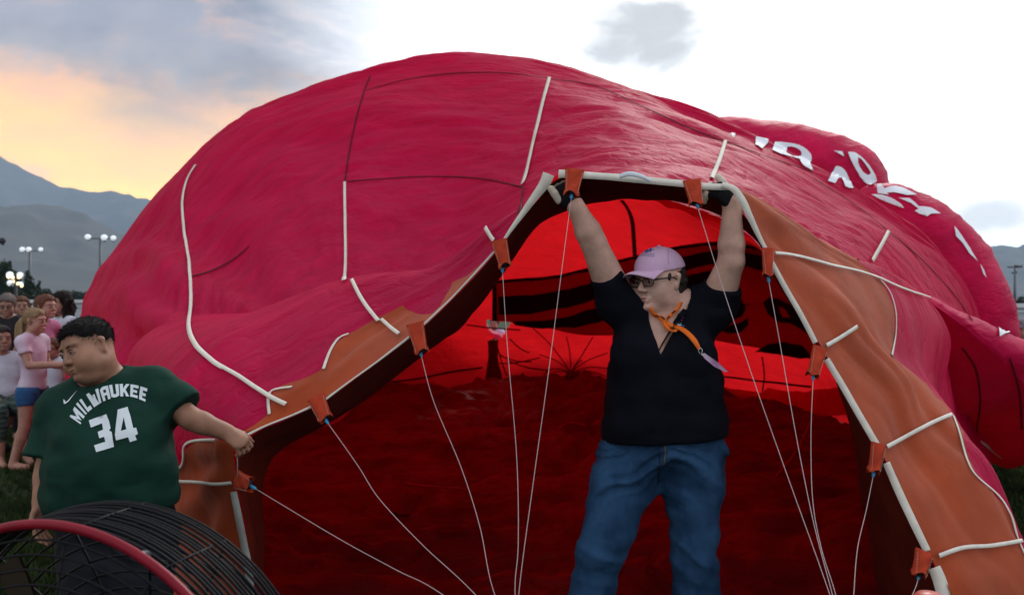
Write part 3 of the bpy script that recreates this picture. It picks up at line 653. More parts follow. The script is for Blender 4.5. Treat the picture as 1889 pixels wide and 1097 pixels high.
# dark seams outside
for pts in [[(683, 142), (670, 175), (655, 230), (643, 290), (637, 334)], [(638, 336), (700, 331), (770, 327), (840, 327), (900, 332), (965, 346)], [(676, 168), (740, 150), (800, 140), (860, 135), (940, 136), (1018, 147)],
            [(966, 346), (962, 380), (958, 400)], [(350, 512), (390, 500), (430, 480), (460, 455)], [(1500, 330), (1560, 368), (1600, 396), (1637, 426)], [(1640, 430), (1680, 462), (1720, 500), (1760, 545), (1793, 592)],
            [(1340, 262), (1400, 285), (1500, 318)], [(1018, 147), (1100, 160), (1180, 195), (1260, 232), (1336, 262)],
            [(1775, 640), (1800, 680), (1808, 740), (1800, 800)], [(1862, 660), (1880, 720), (1885, 790)]]:
    ribbon('seam', pts, .013, m_seam, None, .008)
# white lettering on the far side
LT = [[(1344.9, 247.4), (1356.2, 249.0), (1354.2, 254.6)], [(1394.7, 254.6), (1417.2, 259.4), (1415.6, 266.2), (1405.1, 277.0), (1392.3, 269.0)], [(1429.2, 263.4), (1440.4, 263.4), (1452.5, 264.6), (1463.7, 266.6), (1472.6, 269.0), (1480.6, 272.2), (1486.6, 276.2), (1491.8, 281.1), (1495.4, 286.3), (1496.6, 292.3), (1495.8, 298.3), (1492.6, 301.1), (1498.2, 317.2), (1486.6, 311.6), (1479.8, 305.9), (1475.8, 301.1), (1473.4, 295.5), (1460.5, 291.5), (1438.4, 286.3), (1423.6, 279.5)], [(1540.8, 306.7), (1545.6, 307.1), (1550.8, 309.1), (1556.8, 314.0), (1560.8, 320.4), (1566.5, 334.4), (1572.1, 349.3), (1564.0, 348.1), (1556.8, 345.3), (1553.6, 335.6), (1550.8, 327.6), (1545.6, 329.2), (1538.8, 340.4), (1525.5, 336.4)], [(1562.8, 282.3), (1569.7, 281.9), (1576.9, 283.5), (1584.9, 289.1), (1592.9, 296.3), (1601.0, 305.1), (1607.0, 314.4), (1611.4, 321.6), (1614.2, 328.4), (1615.0, 334.8), (1613.0, 340.4), (1608.2, 342.9), (1603.0, 342.1), (1597.0, 339.2), (1590.9, 334.4), (1584.5, 326.0), (1578.9, 316.4), (1573.3, 306.3), (1568.1, 296.3)], [(1536.8, 279.5), (1552.8, 281.1), (1555.6, 289.9)], [(1619.0, 342.5), (1627.0, 341.3), (1633.1, 349.3), (1643.1, 346.1), (1653.1, 345.3), (1666.0, 348.9), (1677.2, 354.5), (1690.0, 361.3), (1673.2, 362.1), (1661.2, 358.9), (1649.1, 356.9), (1637.1, 358.1), (1641.1, 361.3), (1621.0, 358.5)], [(1609.0, 360.5), (1621.0, 360.9), (1633.1, 362.5), (1643.9, 365.7), (1653.1, 370.5), (1663.2, 377.4), (1669.2, 385.4), (1659.1, 382.6), (1649.1, 378.6), (1629.1, 370.5)], [(1659.1, 366.5), (1677.2, 367.7), (1687.2, 375.0), (1695.3, 382.6), (1707.3, 383.4), (1717.3, 385.4), (1733.4, 395.8), (1717.3, 395.8), (1709.3, 400.6), (1695.3, 395.4), (1688.4, 390.6), (1695.3, 387.0), (1681.2, 376.6)], [(1758.7, 418.7), (1767.5, 428.7), (1775.5, 440.8), (1788.8, 460.8), (1801.6, 482.9), (1787.6, 469.7), (1773.5, 448.8), (1761.5, 436.8)], [(1805.6, 486.9), (1812.8, 499.0), (1817.7, 513.0), (1811.6, 505.8)], [(1839.7, 605.3), (1849.8, 609.3), (1861.8, 615.3), (1849.8, 617.3), (1839.7, 621.3)]]
LH = {2: [[(1451.7, 272.2), (1459.7, 271.8), (1466.5, 273.4), (1472.6, 276.2), (1476.6, 280.3), (1477.8, 285.1), (1476.6, 289.1), (1470.5, 291.5), (1460.5, 290.3), (1449.3, 284.3)]], 4: [[(1580.9, 291.5), (1586.9, 294.3), (1593.3, 302.3), (1599.0, 310.4), (1603.4, 317.2), (1603.8, 321.6), (1599.0, 323.6), (1593.7, 320.8), (1588.9, 316.4), (1584.1, 308.3), (1580.9, 300.3)]]}
for i, pl in enumerate(LT):
    fillpoly('lettering', pl, m_letter, None, .016, step=3, holes=LH.get(i, ()), maxjump=3.0)

# ---- inside: double panel, black letters, seams, vent lines (on the back wall)
IN = [BVH_M]; Y0 = 6.5
ipan = [(908, 516), (960, 512), (1030, 505), (1085, 492), (1160, 472), (1230, 455), (1300, 443), (1350, 440), (1400, 452), (1450, 468), (1500, 500), (1530, 560), (1540, 660), (1478, 655), (1400, 640), (1300, 622), (1200, 617), (1120, 617), (1080, 617), (1040, 611), (1000, 601), (950, 593), (908, 590)]
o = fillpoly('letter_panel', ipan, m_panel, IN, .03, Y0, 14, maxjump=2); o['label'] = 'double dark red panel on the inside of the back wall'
bars = [[(920, 544), (980, 541), (1050, 530), (1120, 512), (1200, 490), (1290, 462), (1345, 452), (1420, 470), (1500, 520), (1500, 545), (1420, 496), (1345, 478), (1290, 487), (1200, 516), (1120, 543), (1050, 564), (980, 577), (920, 578)],
        [(945, 590), (1000, 588), (1050, 580), (1110, 562), (1160, 545), (1220, 520), (1300, 495), (1330, 490), (1330, 512), (1290, 522), (1220, 548), (1160, 575), (1112, 590), (1060, 602), (1000, 604), (950, 597)],
        [(908, 516), (916, 515), (917, 590), (908, 590)],
        [(905, 516), (960, 512), (1030, 505), (1085, 492), (1160, 472), (1230, 455), (1300, 443), (1350, 440), (1400, 452), (1400, 457), (1350, 446), (1300, 448), (1230, 460), (1160, 477), (1085, 497), (1030, 510), (960, 517), (905, 521)],
        [(1318, 600), (1312, 575), (1325, 553), (1350, 545), (1372, 550), (1380, 565), (1372, 580), (1345, 588), (1332, 592), (1345, 598), (1368, 590), (1384, 582), (1384, 596), (1370, 608), (1345, 612)],
        [(1412, 552), (1422, 543), (1440, 545), (1470, 560), (1490, 590), (1496, 612), (1478, 600), (1462, 592), (1440, 590), (1420, 574)],
        [(1395, 645), (1420, 630), (1450, 626), (1485, 634), (1500, 650), (1540, 660), (1480, 657), (1430, 648)]]
bh = {4: [[(1336, 572), (1345, 562), (1358, 563), (1352, 572), (1340, 577)]], 5: [[(1440, 560), (1452, 565), (1462, 580), (1448, 580)]]}
for i, pl in enumerate(bars): fillpoly('black_lettering', pl, m_black, IN, .05, Y0, 10, holes=bh.get(i, ()), maxjump=2)
for pts, w in [([(1148, 366), (1160, 382), (1168, 405), (1171, 440), (1173, 476)], .06), ([(860, 598), (900, 603), (960, 607)], .02), ([(690, 705), (760, 698), (830, 685), (890, 676)], .03),
               ([(1372, 560), (1400, 559), (1412, 557)], .02), ([(1320, 690), (1400, 700), (1500, 712)], .03), ([(1408, 655), (1412, 690), (1408, 720)], .02)]:
    ribbon('inner_seam', pts, w, m_iseam, IN, .03, Y0)
# darker cloth strip over the foot of the back wall, painted-in shade towards the floor
m_footshade1 = mat('foot_shade_nylon', (.26, .005, .010), .7, .1, transl=.50, tcol=(.80, .012, .012), var=.25, vscale=3, coord='Object', bump=.02, bscale=3, bstretch=(1, 1, 3)); m_footshade2 = mat('foot_shade_nylon_dark', (.20, .004, .008), .7, .1, transl=.30, tcol=(.6, .01, .01), var=.3, vscale=4, coord='Object', bump=.02, bscale=3, bstretch=(1, 1, 3))
def wavy(y0, amp, sd, x0=540, x1=1640, rise=0):
    xs_ = np.arange(x0, x1, 14.0); yy = y0+amp*fbm(xs_/70.0, 0*xs_, sd, 3, sd)+amp*.5*ridge(xs_/31.0, 0*xs_, sd, 2, sd+1)-rise*np.clip((760-xs_)/200, 0, 1)
    return [(float(a), float(b)) for a, b in zip(xs_, yy)]+[(x1, 765), (x0, 765)]
for y0_, am, sd_, mm_, of in [(712, 6, 3, m_footshade1, .07)]:
    tag(fillpoly('wall_foot_shade', wavy(y0_, am, sd_, rise=26), mm_, IN, of, Y0, 14, maxjump=2, nudge=False), kind='stuff')
# unseen cloth heap added behind the back wall to shade its foot and left side
hx_ = np.linspace(-4.6, 3.6, 120); tq = np.linspace(0, np.pi, 28); HXg, TQ = np.meshgrid(hx_, tq, indexing='ij')
hh_ = 1.0+2.2*np.clip((-.3-HXg)/1.5, 0, 1)+.12*fbm(HXg*1.5, TQ, 0, 2, 91); HH = np.stack([HXg, 13.55-.55*np.cos(TQ)+.1*fbm(HXg*2, TQ*2, 0, 2, 92)-.35*np.clip((-.75-HXg)/3, 0, 1), np.maximum(hh_*np.sin(TQ)+.05*ridge(HXg*3, TQ*3, 0, 2, 93)*np.sin(TQ), 0)], -1)
mesh('added_shade_heap', HH, grid_faces(120, 28), m_lobe, BAL)
# vent lines gathered in a knot at the crown
kx, ky = 1054, 684
for (ex, ey) in [(1044, 618), (1095, 618), (983, 602), (995, 650), (1000, 680), (1123, 648), (1125, 676), (1075, 660), (1010, 690), (1118, 690), (1100, 690)]:
    ribbon('vent_line', [(ex, ey), ((ex+kx)/2+3*math.sin(ex), (ey+ky)/2-5), (kx, ky)], .015, m_iseam, IN, .06, Y0)
for (ax, ay, bx, by) in [(910, 625, 925, 655), (915, 630, 935, 690), (925, 655, 980, 665), (912, 668, 996, 657), (935, 663, 1008, 680), (945, 703, 990, 700), (990, 700, 1010, 680), (940, 622, 976, 648), (912, 640, 928, 715)]:
    ribbon('vent_line', [(ax, ay), ((ax+bx)/2, (ay+by)/2+4), (bx, by)], .018, m_iseam, IN, .05, Y0)
def cloth_bunch(cx, cy, w, h, n, sd):
    """a gathered column of cloth hanging inside"""
    base, nn_ = cast(IN, cx, cy, Y0); g = np.random.default_rng(sd); b_ = MB()
    for k in range(n):
        x0 = g.uniform(-.5, .5)*w; pts_ = []
        for j in range(6):
            f = j/5; p = cast(IN, cx+x0*(.35+1.3*abs(f-.15))+g.normal()*1.5, cy-h/2+h*f, Y0)
            if p[0] is not None: pts_.append(p[0]+p[1]*(.10+g.random()*.1))
        if len(pts_) > 3: b_.tube(pts_, g.uniform(.012, .034)*np.array([.6, 1.2, .8, 1.0, 1.1, .7])[:len(pts_)], 6)
    return b_.build('gathered_cloth', m_panel, BAL)
cloth_bunch(910, 672, 26, 108, 22, 3); cloth_bunch(1058, 704, 34, 46, 20, 4)
# crumpled floor cloth
fx = np.linspace(-4.3, 4.2, 270); fy = np.linspace(3.15, 12.9, 320); X, Y = np.meshgrid(fx, fy, indexing='ij')
wx = fbm(X*.7, Y*.5, 0, 3, 61)*.9
Z = .035+ridge(X*.55+wx, Y*2.2+wx*1.6, 0, 4, 63)*.05+fbm(X*2.5, Y*6, 0, 3, 65)*.026
cr2 = np.exp(-(((X-.75)/1.0)**2+((Y-8.6)/3.6)**2)); Z += cr2*(ridge(X*2.6+wx, Y*1.7, 0, 4, 67)*.075+.05)
Z += np.exp(-((Y-12.4)/1.1)**2)*(.18+.13*ridge(X*1.5, Y*2, 0, 3, 69)+.10*fbm(X*.8, Y, 0, 2, 70))
Z += ridge(X*1.2+wx*2, Y*7+wx*3, 0, 3, 77)*.026; Z += ridge(X*1.1+wx, Y*1.3-wx, 0, 3, 73)*.045*np.clip((7-Y)/3, 0, 1)
mask = (X > -4.4+.0*Y) & (X < np.interp(Y, [3, 5, 8, 12.9], [1.75, 2.6, 3.8, 3.9])) & (X > np.interp(Y, [3, 5, 8, 12.9], [-1.0, -2.2, -4.2, -4.0]))
FF = grid_faces(*X.shape); FF = FF[mask.ravel()[FF].all(1)]
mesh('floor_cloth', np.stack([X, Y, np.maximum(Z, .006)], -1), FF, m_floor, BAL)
BVF = BVHTree.FromPolygons(np.stack([X, Y, Z], -1).reshape(-1, 3).tolist(), FF.tolist())
for pts in [[(1430, 880), (1470, 830), (1500, 775), (1550, 735)], [(560, 735), (620, 800), (650, 840)], [(735, 890), (790, 897), (850, 902)], [(1030, 790), (1050, 780), (1080, 785)]]:
    ribbon('seam', pts, .012, mat('bright_seam', (.45, .02, .02), .7), [BVF], .01)

# ---- hem webbing
def strap(name, pts, widths, m, tilt=(0, -1, .25), off=-.012, n=None, wave=0, parent=BAL):
    p = np.array([P(*q) for q in pts]); n = n or len(p)*10; c = crom(p, n); c[:, 1] += off; w = np.interp(np.linspace(0, 1, n), np.linspace(0, 1, len(widths)), widths)
    t = np.gradient(c, axis=0); t /= np.linalg.norm(t, axis=1, keepdims=True); nrm_ = np.array(tilt, float); nrm_ /= np.linalg.norm(nrm_)
    s = np.cross(t, nrm_); s /= np.linalg.norm(s, axis=1, keepdims=True); no = np.cross(s, t)
    if no[:, 1].mean() > 0: no = -no
    if wave: c = c+no*(np.sin(np.linspace(0, 19, n))*wave)[:, None]
    A, B = c-s*w[:, None]/2, c+s*w[:, None]/2; th = .0018
    V = np.stack([A, B, B+no*th, A+no*th], 1).reshape(-1, 3); Fc = grid_faces(n, 4, wrap_v=True)
    return mesh(name, V, np.concatenate([Fc, [[0, 1, 2, 3], [n*4-1, n*4-2, n*4-3, n*4-4]]]), m, parent, smooth=False)
strap('hem_webbing', [(1030, 322, 2.99), (1062, 323, 2.98), (1110, 326, 2.98), (1160, 331, 2.98), (1210, 335, 2.98), (1255, 340, 2.98), (1290, 344, 2.99), (1345, 346, 2.99)], [.030, .026, .024, .026, .024, .024, .024, .022], m_tape, wave=.002)
strap('hem_webbing', [(1142, 327, 2.965), (1160, 322, 2.955), (1180, 326, 2.955), (1198, 334, 2.965)], [.014, .018, .016, .010], mat('pale_blue_webbing', (.60, .68, .74), .6))
strap('hem_webbing', [(1012, 322, 2.98), (1004, 340, 2.98), (985, 366, 2.99), (960, 400, 3.0), (940, 428, 3.0), (928, 446, 3.0)], [.040, .036, .026, .018, .012, .008], m_tape, wave=.001)
strap('hem_webbing', [(925, 450, 3.0), (880, 500, 3.0), (830, 553, 3.0), (776, 604, 3.0)], [.008, .006, .006, .008], m_tape)
strap('hem_webbing', [(756, 621, 3.0), (700, 664, 3.0), (650, 700, 2.98), (600, 737, 2.95)], [.008, .006, .005, .008], m_tape)
strap('hem_webbing', [(580, 747, 2.95), (540, 765, 2.93), (490, 785, 2.91), (452, 804, 2.88)], [.008, .006, .006, .010], m_tape)
strap('hem_webbing', [(1330, 342, 2.985), (1352, 350, 2.985), (1368, 372, 2.98), (1382, 402, 2.98), (1400, 440, 2.99), (1412, 462, 2.99)], [.020, .024, .026, .022, .015, .012], m_tape)
strap('hem_webbing', [(1421, 484, 2.99), (1445, 528, 2.99), (1475, 580, 2.99), (1502, 632, 2.99)], [.018, .018, .018, .018], m_tape)
strap('hem_webbing', [(1522, 662, 2.98), (1550, 708, 2.97), (1580, 760, 2.95), (1614, 818, 2.93)], [.022, .022, .022, .022], m_tape)
strap('hem_webbing', [(1632, 852, 2.92), (1655, 905, 2.91), (1680, 958, 2.89), (1707, 1014, 2.87)], [.024, .026, .026, .024], m_tape)
strap('hem_webbing', [(1720, 1044, 2.86), (1732, 1075, 2.85), (1745, 1130, 2.83), (1765, 1250, 2.81), (1800, 1385, 2.80)], [.040, .044, .046, .046, .04], m_tape)
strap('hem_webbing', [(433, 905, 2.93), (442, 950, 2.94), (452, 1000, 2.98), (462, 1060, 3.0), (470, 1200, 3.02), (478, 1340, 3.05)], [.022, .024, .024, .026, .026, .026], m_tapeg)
# ---- cable sleeves with their cables
TABS = [((438, 884), (462, 893), 34, [(470, 900, 2.86), (620, 990, 2.65), (730, 1050, 2.5), (815, 1095, 2.4), (1010, 1240, 2.3)]),
        ((584, 735), (600, 771), 34, [(604, 779, 2.90), (660, 858, 2.8), (700, 920, 2.7), (780, 1005, 2.55), (875, 1094, 2.42), (1000, 1240, 2.3)]),
        ((766, 600), (778, 648), 32, [(777, 655, 2.95), (800, 740, 2.85), (850, 860, 2.7), (885, 970, 2.55), (912, 1094, 2.42), (980, 1240, 2.3)]),
        ((921, 447), (932, 490), 30, [(927, 500, 2.96), (936, 640, 2.85), (953, 840, 2.7), (956, 1000, 2.52), (950, 1090, 2.42), (960, 1240, 2.3)]),
        ((1060, 316), (1054, 358), 34, [(1054, 365, 2.94), (1036, 500, 2.85), (1010, 700, 2.7), (985, 880, 2.58), (957, 1094, 2.42), (950, 1240, 2.3)]),
        ((1277, 336), (1284, 376), 33, [(1287, 382, 2.94), (1330, 520, 2.84), (1390, 700, 2.7), (1450, 870, 2.58), (1530, 1094, 2.42), (1560, 1200, 2.3)]),
        ((1416, 462), (1416, 508), 22, [(1418, 518, 2.95), (1440, 640, 2.85), (1468, 800, 2.7), (1500, 960, 2.55), (1535, 1094, 2.42), (1562, 1200, 2.3)]),
        ((1512, 644), (1499, 690), 27, [(1500, 698, 2.93), (1496, 800, 2.82), (1499, 920, 2.68), (1515, 1010, 2.55), (1541, 1094, 2.44), (1565, 1200, 2.3)]),
        ((1620, 822), (1611, 868), 27, [(1611, 876, 2.88), (1598, 940, 2.8), (1582, 1010, 2.65), (1575, 1094, 2.5), (1570, 1200, 2.35)]),
        ((1704, 1020), (1694, 1058), 34, [(1694, 1066, 2.82), (1684, 1094, 2.7), (1640, 1180, 2.4)])]
Yh = [2.90, 2.93, 2.97, 2.97, 2.965, 2.965, 2.965, 2.95, 2.90, 2.84]
for i, (a, b_, w, cab) in enumerate(TABS):
    A, B = P(*a, Yh[i]), P(*b_, Yh[i]-.02); ax = B-A; L = np.linalg.norm(ax); ax /= L; sd_ = np.cross(ax, (0, 1, 0)); sd_ /= np.linalg.norm(sd_); dp = np.cross(sd_, ax)
    W_ = w/F*Yh[i]/2; n, m_ = 22, 26; V = []; g = np.random.default_rng(i)
    for j in range(n):
        f = j/(n-1); ww = W_*(1.05-.35*f+.16*max(0, f-.8)*5*.4); dd = .006+.013*f**.8
        for k in range(m_):
            th = 2*math.pi*k/m_; cth, sth = math.cos(th), math.sin(th)
            rr = abs(cth)**.8*math.copysign(1, cth)
            q = A-ax*.008+ax*(L+.008)*f+sd_*ww*rr+dp*dd*sth*1.0
            if j >= n-3: q = q+ax*(.006*math.sin(th*3+i)+.005*abs(cth))*(j-n+4)/3+sd_*cth*.003
            q = q+dp*.0016*math.sin(f*9+k*.9+i); V.append(q)
    t_ = mesh('cable_sleeve', V, grid_faces(n, m_, wrap_v=True), m_tab, BAL)
    st = MB()
    for s_ in (-.82, .82):
        for j in range(14):
            f = (j+.3)/14.5; ww = W_*(1.05-.35*f); c0 = A+ax*L*f+sd_*ww*s_-dp*.0
            c0 = c0+np.array([0, -.011-.010*f, 0]); c1 = c0+ax*L*.034+sd_*.0016*(-1)**j
            st.tube([c0, c1], .0009, 4)
    tag(st.build('stitching', m_thread, t_), kind='stuff')
    E = P(cab[0][0], cab[0][1], cab[0][2]); c0 = B+ax*-.004
    MB().tube([c0-ax*.02, c0+ax*.006], [W_*.42, W_*.46], 14).build('rubber_end', m_blk, t_)
    dirc = P(*cab[1])-E; dirc /= np.linalg.norm(dirc)
    MB().tube([E-dirc*.022, E-dirc*.002, E+dirc*.006], [.0055, .0055, .0035], 8).build('ferrule', m_ferr, t_)
    pts_ = crom(np.array([P(*c) for c in cab]), 40); pts_[:, 2] = np.maximum(pts_[:, 2], .02)
    MB().tube(pts_, .0012, 6).build('suspension_cable', m_cable, BAL)
MB().tube([P(437, 832, 2.84), P(438, 850, 2.85), P(438, 880, 2.87)], .0018, 6).build('tie_cord', m_cable, BAL)
tick('c')
# ================================================================== PEOPLE (signed distance bodies meshed with surface nets)
def nrmz(v): v = np.asarray(v, float); return v/max(np.linalg.norm(v), 1e-9)
class Field:
    def __init__(s, lo, hi, h, fine=None, hf=None):
        s.ax = []
        for i in range(3):
            x = lo[i]; a = [x]
            while x < hi[i]:
                st = h
                if fine is not None and fine[0][i]-h <= x <= fine[1][i]: st = hf
                x += st; a.append(x)
            s.ax.append(np.array(a))
        s.h = h; s.F = np.full([len(a) for a in s.ax], .4, dtype=np.float32)
    def sl(s, lo, hi):
        r = []
        for i in range(3):
            a = np.searchsorted(s.ax[i], lo[i]); b_ = np.searchsorted(s.ax[i], hi[i]); r.append(slice(a, max(a, b_)))
        return tuple(r)
    def grid(s, sl): return s.ax[0][sl[0]][:, None, None], s.ax[1][sl[1]][None, :, None], s.ax[2][sl[2]][None, None, :]
    def op(s, lo, hi, fn, k, mode='add'):
        m = k+s.h*2.5; sl = s.sl(np.asarray(lo)-m, np.asarray(hi)+m)
        if any(q.stop-q.start < 1 for q in sl): return
        d = fn(*s.grid(sl)); f = s.F[sl]
        if mode == 'add':
            hh = np.maximum(k-np.abs(f-d), 0)/max(k, 1e-6); s.F[sl] = np.minimum(f, d)-hh*hh*k*.25
        else:
            d = -d; hh = np.maximum(k-np.abs(f-d), 0)/max(k, 1e-6); s.F[sl] = np.maximum(f, d)+hh*hh*k*.25
    def cap(s, a, b_, ra, rb, k=.02, mode='add'):
        a, b_ = np.asarray(a, float), np.asarray(b_, float); ab = b_-a; L2 = max(ab@ab, 1e-9); r = max(ra, rb)
        def fn(X, Y, Z):
            t = np.clip(((X-a[0])*ab[0]+(Y-a[1])*ab[1]+(Z-a[2])*ab[2])/L2, 0, 1)
            return np.sqrt((X-a[0]-t*ab[0])**2+(Y-a[1]-t*ab[1])**2+(Z-a[2]-t*ab[2])**2)-(ra+(rb-ra)*t)
        s.op(np.minimum(a, b_)-r, np.maximum(a, b_)+r, fn, k, mode); return s
    def ell(s, c, r, M=None, k=.02, mode='add'):
        c = np.asarray(c, float); r = np.asarray(r, float); R_ = max(r); M = np.eye(3) if M is None else np.asarray(M, float)
        def fn(X, Y, Z):
            x, y, z = X-c[0], Y-c[1], Z-c[2]
            u, v, w = (x*M[0, i]+y*M[1, i]+z*M[2, i] for i in range(3))
            k0 = np.sqrt((u/r[0])**2+(v/r[1])**2+(w/r[2])**2); k1 = np.sqrt((u/r[0]**2)**2+(v/r[1]**2)**2+(w/r[2]**2)**2)
            return k0*(k0-1)/np.maximum(k1, 1e-6)
        s.op(c-R_, c+R_, fn, k, mode); return s
    def cut(s, p, n):
        """remove everything on the +n side of the plane"""
        X, Y, Z = s.grid((slice(None),)*3); s.F = np.maximum(s.F, ((X-p[0])*n[0]+(Y-p[1])*n[1]+(Z-p[2])*n[2])).astype(np.float32); return s
    def warp(s, fn):
        m = np.nonzero(np.abs(s.F) < .022); s.F[m] += fn(s.ax[0][m[0]], s.ax[1][m[1]], s.ax[2][m[2]]).astype(np.float32); return s
    def mesh(s):
        F_ = s.F; ax = s.ax; neg = F_ < 0; n = [a-1 for a in F_.shape]
        cnt = np.zeros(n, np.int8)
        for a in (0, 1):
            for b_ in (0, 1):
                for c in (0, 1): cnt += neg[a:n[0]+a, b_:n[1]+b_, c:n[2]+c]
        act = (cnt > 0) & (cnt < 8); I, J, K = np.nonzero(act); idx = np.full(n, -1, np.int64); idx[I, J, K] = np.arange(len(I))
        acc = np.zeros((len(I), 3)); num = np.zeros(len(I))
        for axis in range(3):
            for a in (0, 1):
                for b_ in (0, 1):
                    o = [0, 0, 0]; oth = [q for q in range(3) if q != axis]; o[oth[0]] = a; o[oth[1]] = b_; e = list(o); e[axis] = 1
                    va = F_[I+o[0], J+o[1], K+o[2]]; vb = F_[I+e[0], J+e[1], K+e[2]]; m = (va < 0) != (vb < 0)
                    t = np.where(m, va/np.where(np.abs(va-vb) < 1e-9, 1, va-vb), 0)
                    p = [ax[q][[I, J, K][q]+o[q]] for q in range(3)]
                    p[axis] = p[axis]+t*(ax[axis][[I, J, K][axis]+1]-ax[axis][[I, J, K][axis]])
                    for q in range(3): acc[:, q] += np.where(m, p[q], 0)
                    num += m
        V = acc/np.maximum(num, 1)[:, None]; Q = []
        for axis in range(3):
            a0 = [slice(1, -1)]*3; a0[axis] = slice(0, -1); a1 = list(a0); a1[axis] = slice(1, None)
            s0, s1 = neg[tuple(a0)], neg[tuple(a1)]; ch = np.nonzero(s0 != s1); flip = s0[ch]
            c = [ch[0].copy(), ch[1].copy(), ch[2].copy()]
            for q in range(3):
                if q != axis: c[q] = c[q]+1
            o1, o2 = [q for q in range(3) if q != axis]
            def cell(d1, d2):
                cc = [c[0].copy(), c[1].copy(), c[2].copy()]; cc[o1] = cc[o1]-d1; cc[o2] = cc[o2]-d2
                for q in range(3): cc[q] = np.clip(cc[q], 0, n[q]-1)
                return idx[cc[0], cc[1], cc[2]]
            q = np.stack([cell(1, 1), cell(0, 1), cell(0, 0), cell(1, 0)], 1)
            if axis == 1: q = q[:, ::-1]
            q[~flip] = q[~flip][:, ::-1]; Q.append(q)
        Q = np.concatenate(Q); Q = Q[(Q >= 0).all(1)]; return V, Q
def smooth_mesh(V, Q, it=2, lam=.5):
    e = np.concatenate([Q[:, [0, 1]], Q[:, [1, 2]], Q[:, [2, 3]], Q[:, [3, 0]]]); n = len(V)
    for _ in range(it):
        a = np.zeros((n, 3)); c = np.zeros(n)
        for i in range(3): a[:, i] = np.bincount(e[:, 0], V[e[:, 1], i], n)+np.bincount(e[:, 1], V[e[:, 0], i], n)
        c = np.bincount(e[:, 0], minlength=n)+np.bincount(e[:, 1], minlength=n); V = V+lam*(a/np.maximum(c, 1)[:, None]-V)
    return V
def emit_field(f, name, m, parent, it=1):
    V, Q = f.mesh()
    if len(V) == 0: print('EMPTY FIELD', name); return None
    return mesh(name, smooth_mesh(V, Q, it), Q, m, parent)
def hframe(yaw, pitch=0, roll=0):
    a, p, r = R(yaw), R(pitch), R(roll); Fw = np.array([math.sin(a), -math.cos(a), 0.]); U_ = np.array([0, 0, 1.])
    L_ = np.cross(U_, Fw); Fw2 = Fw*math.cos(p)-U_*math.sin(p); U2 = U_*math.cos(p)+Fw*math.sin(p)
    L3 = L_*math.cos(r)+U2*math.sin(r); U3 = U2*math.cos(r)-L_*math.sin(r); return np.stack([Fw2, L3, U3], 1)
# yaw: 0 faces the camera, + turns to the picture's right; L = the person's left
def head_prims(f, c, H, s, neck, rn, chub=0, off=0, male=0):
    def q(x, y, z): return np.asarray(c)+H@(np.array([x, y, z])*s)
    E = lambda x, y, z, a, b_, d, k=.016, mode='add': f.ell(q(x, y, z), np.array([a, b_, d])*s+off, H, k*s, mode)
    E(-.012, 0, .034, .094, .074, .084); E(.030, 0, .012, .060, .064, .074, .03)
    E(.030, 0, -.045, .056, .056+.006*chub, .062, .03)
    E(.058, 0, -.092, .028+.003*chub, .028+.006*chub, .022, .03)
    if chub > .9 and not off:
        for sg in (-1, 1): E(.050, sg*.036, -.040, .040, .036, .040, .03)
    for sg in (-1, 1):
        E(.048, sg*.036, -.040, .034+.006*chub, .030+.008*chub, .034+.006*chub, .024); E(.018, sg*.044, -.068, .034, .018+.010*chub, .024, .028)
        E(.078, sg*.030, .030, .016 if chub < .9 else .012, .026, .009, .014)
    if chub > .5: E(.030, 0, -.106, .045, .045, .022, .03)
    if not off:
        for sg in (-1, 1):
            f.cap(q(-.004, sg*.073, -.022), q(-.010, sg*.078, .014), .011*s, .015*s, .006*s)
            f.ell(q(.004, sg*.082, .002), np.array([.008, .008, .016])*s, H, .004*s, 'sub')
            E(.100, sg*.032, .006, .020 if chub < .9 else .015, .022, .012, .012, 'sub')
            E(.083, sg*.0315, .003, .0135, .0165, .0105, .005)
        nx = -.007 if chub > .9 else 0
        f.cap(q(.090, 0, .010), q(.112+nx, 0, -.026), .0075*s, .0110*s, .010*s)
        for sg in (-1, 1): f.ell(q(.101+nx*.5, sg*.0120, -.031), np.array([.011, .0090, .008])*s, H, .006*s); f.ell(q(.107+nx, sg*.007, -.040), np.array([.004, .0035, .004])*s, H, .002*s, 'sub')
        E(.086, 0, -.062, .016, .024, .012, .010)
        f.cap(q(.0935, -.018, -.0595), q(.0935, .018, -.0595), .0055*s, .0055*s, .005*s); f.cap(q(.0925, -.015, -.0715), q(.0925, .015, -.0715), .0068*s, .0068*s, .005*s)
        f.cap(q(.103, -.022, -.0655), q(.103, .022, -.0655), .0030*s, .0030*s, .003*s, 'sub')
        E(.086, 0, -.094, .014, .018, .012, .014)
    f.cap(q(-.018, 0, -.05), neck, rn*.98+off, rn*1.06+off, .03)
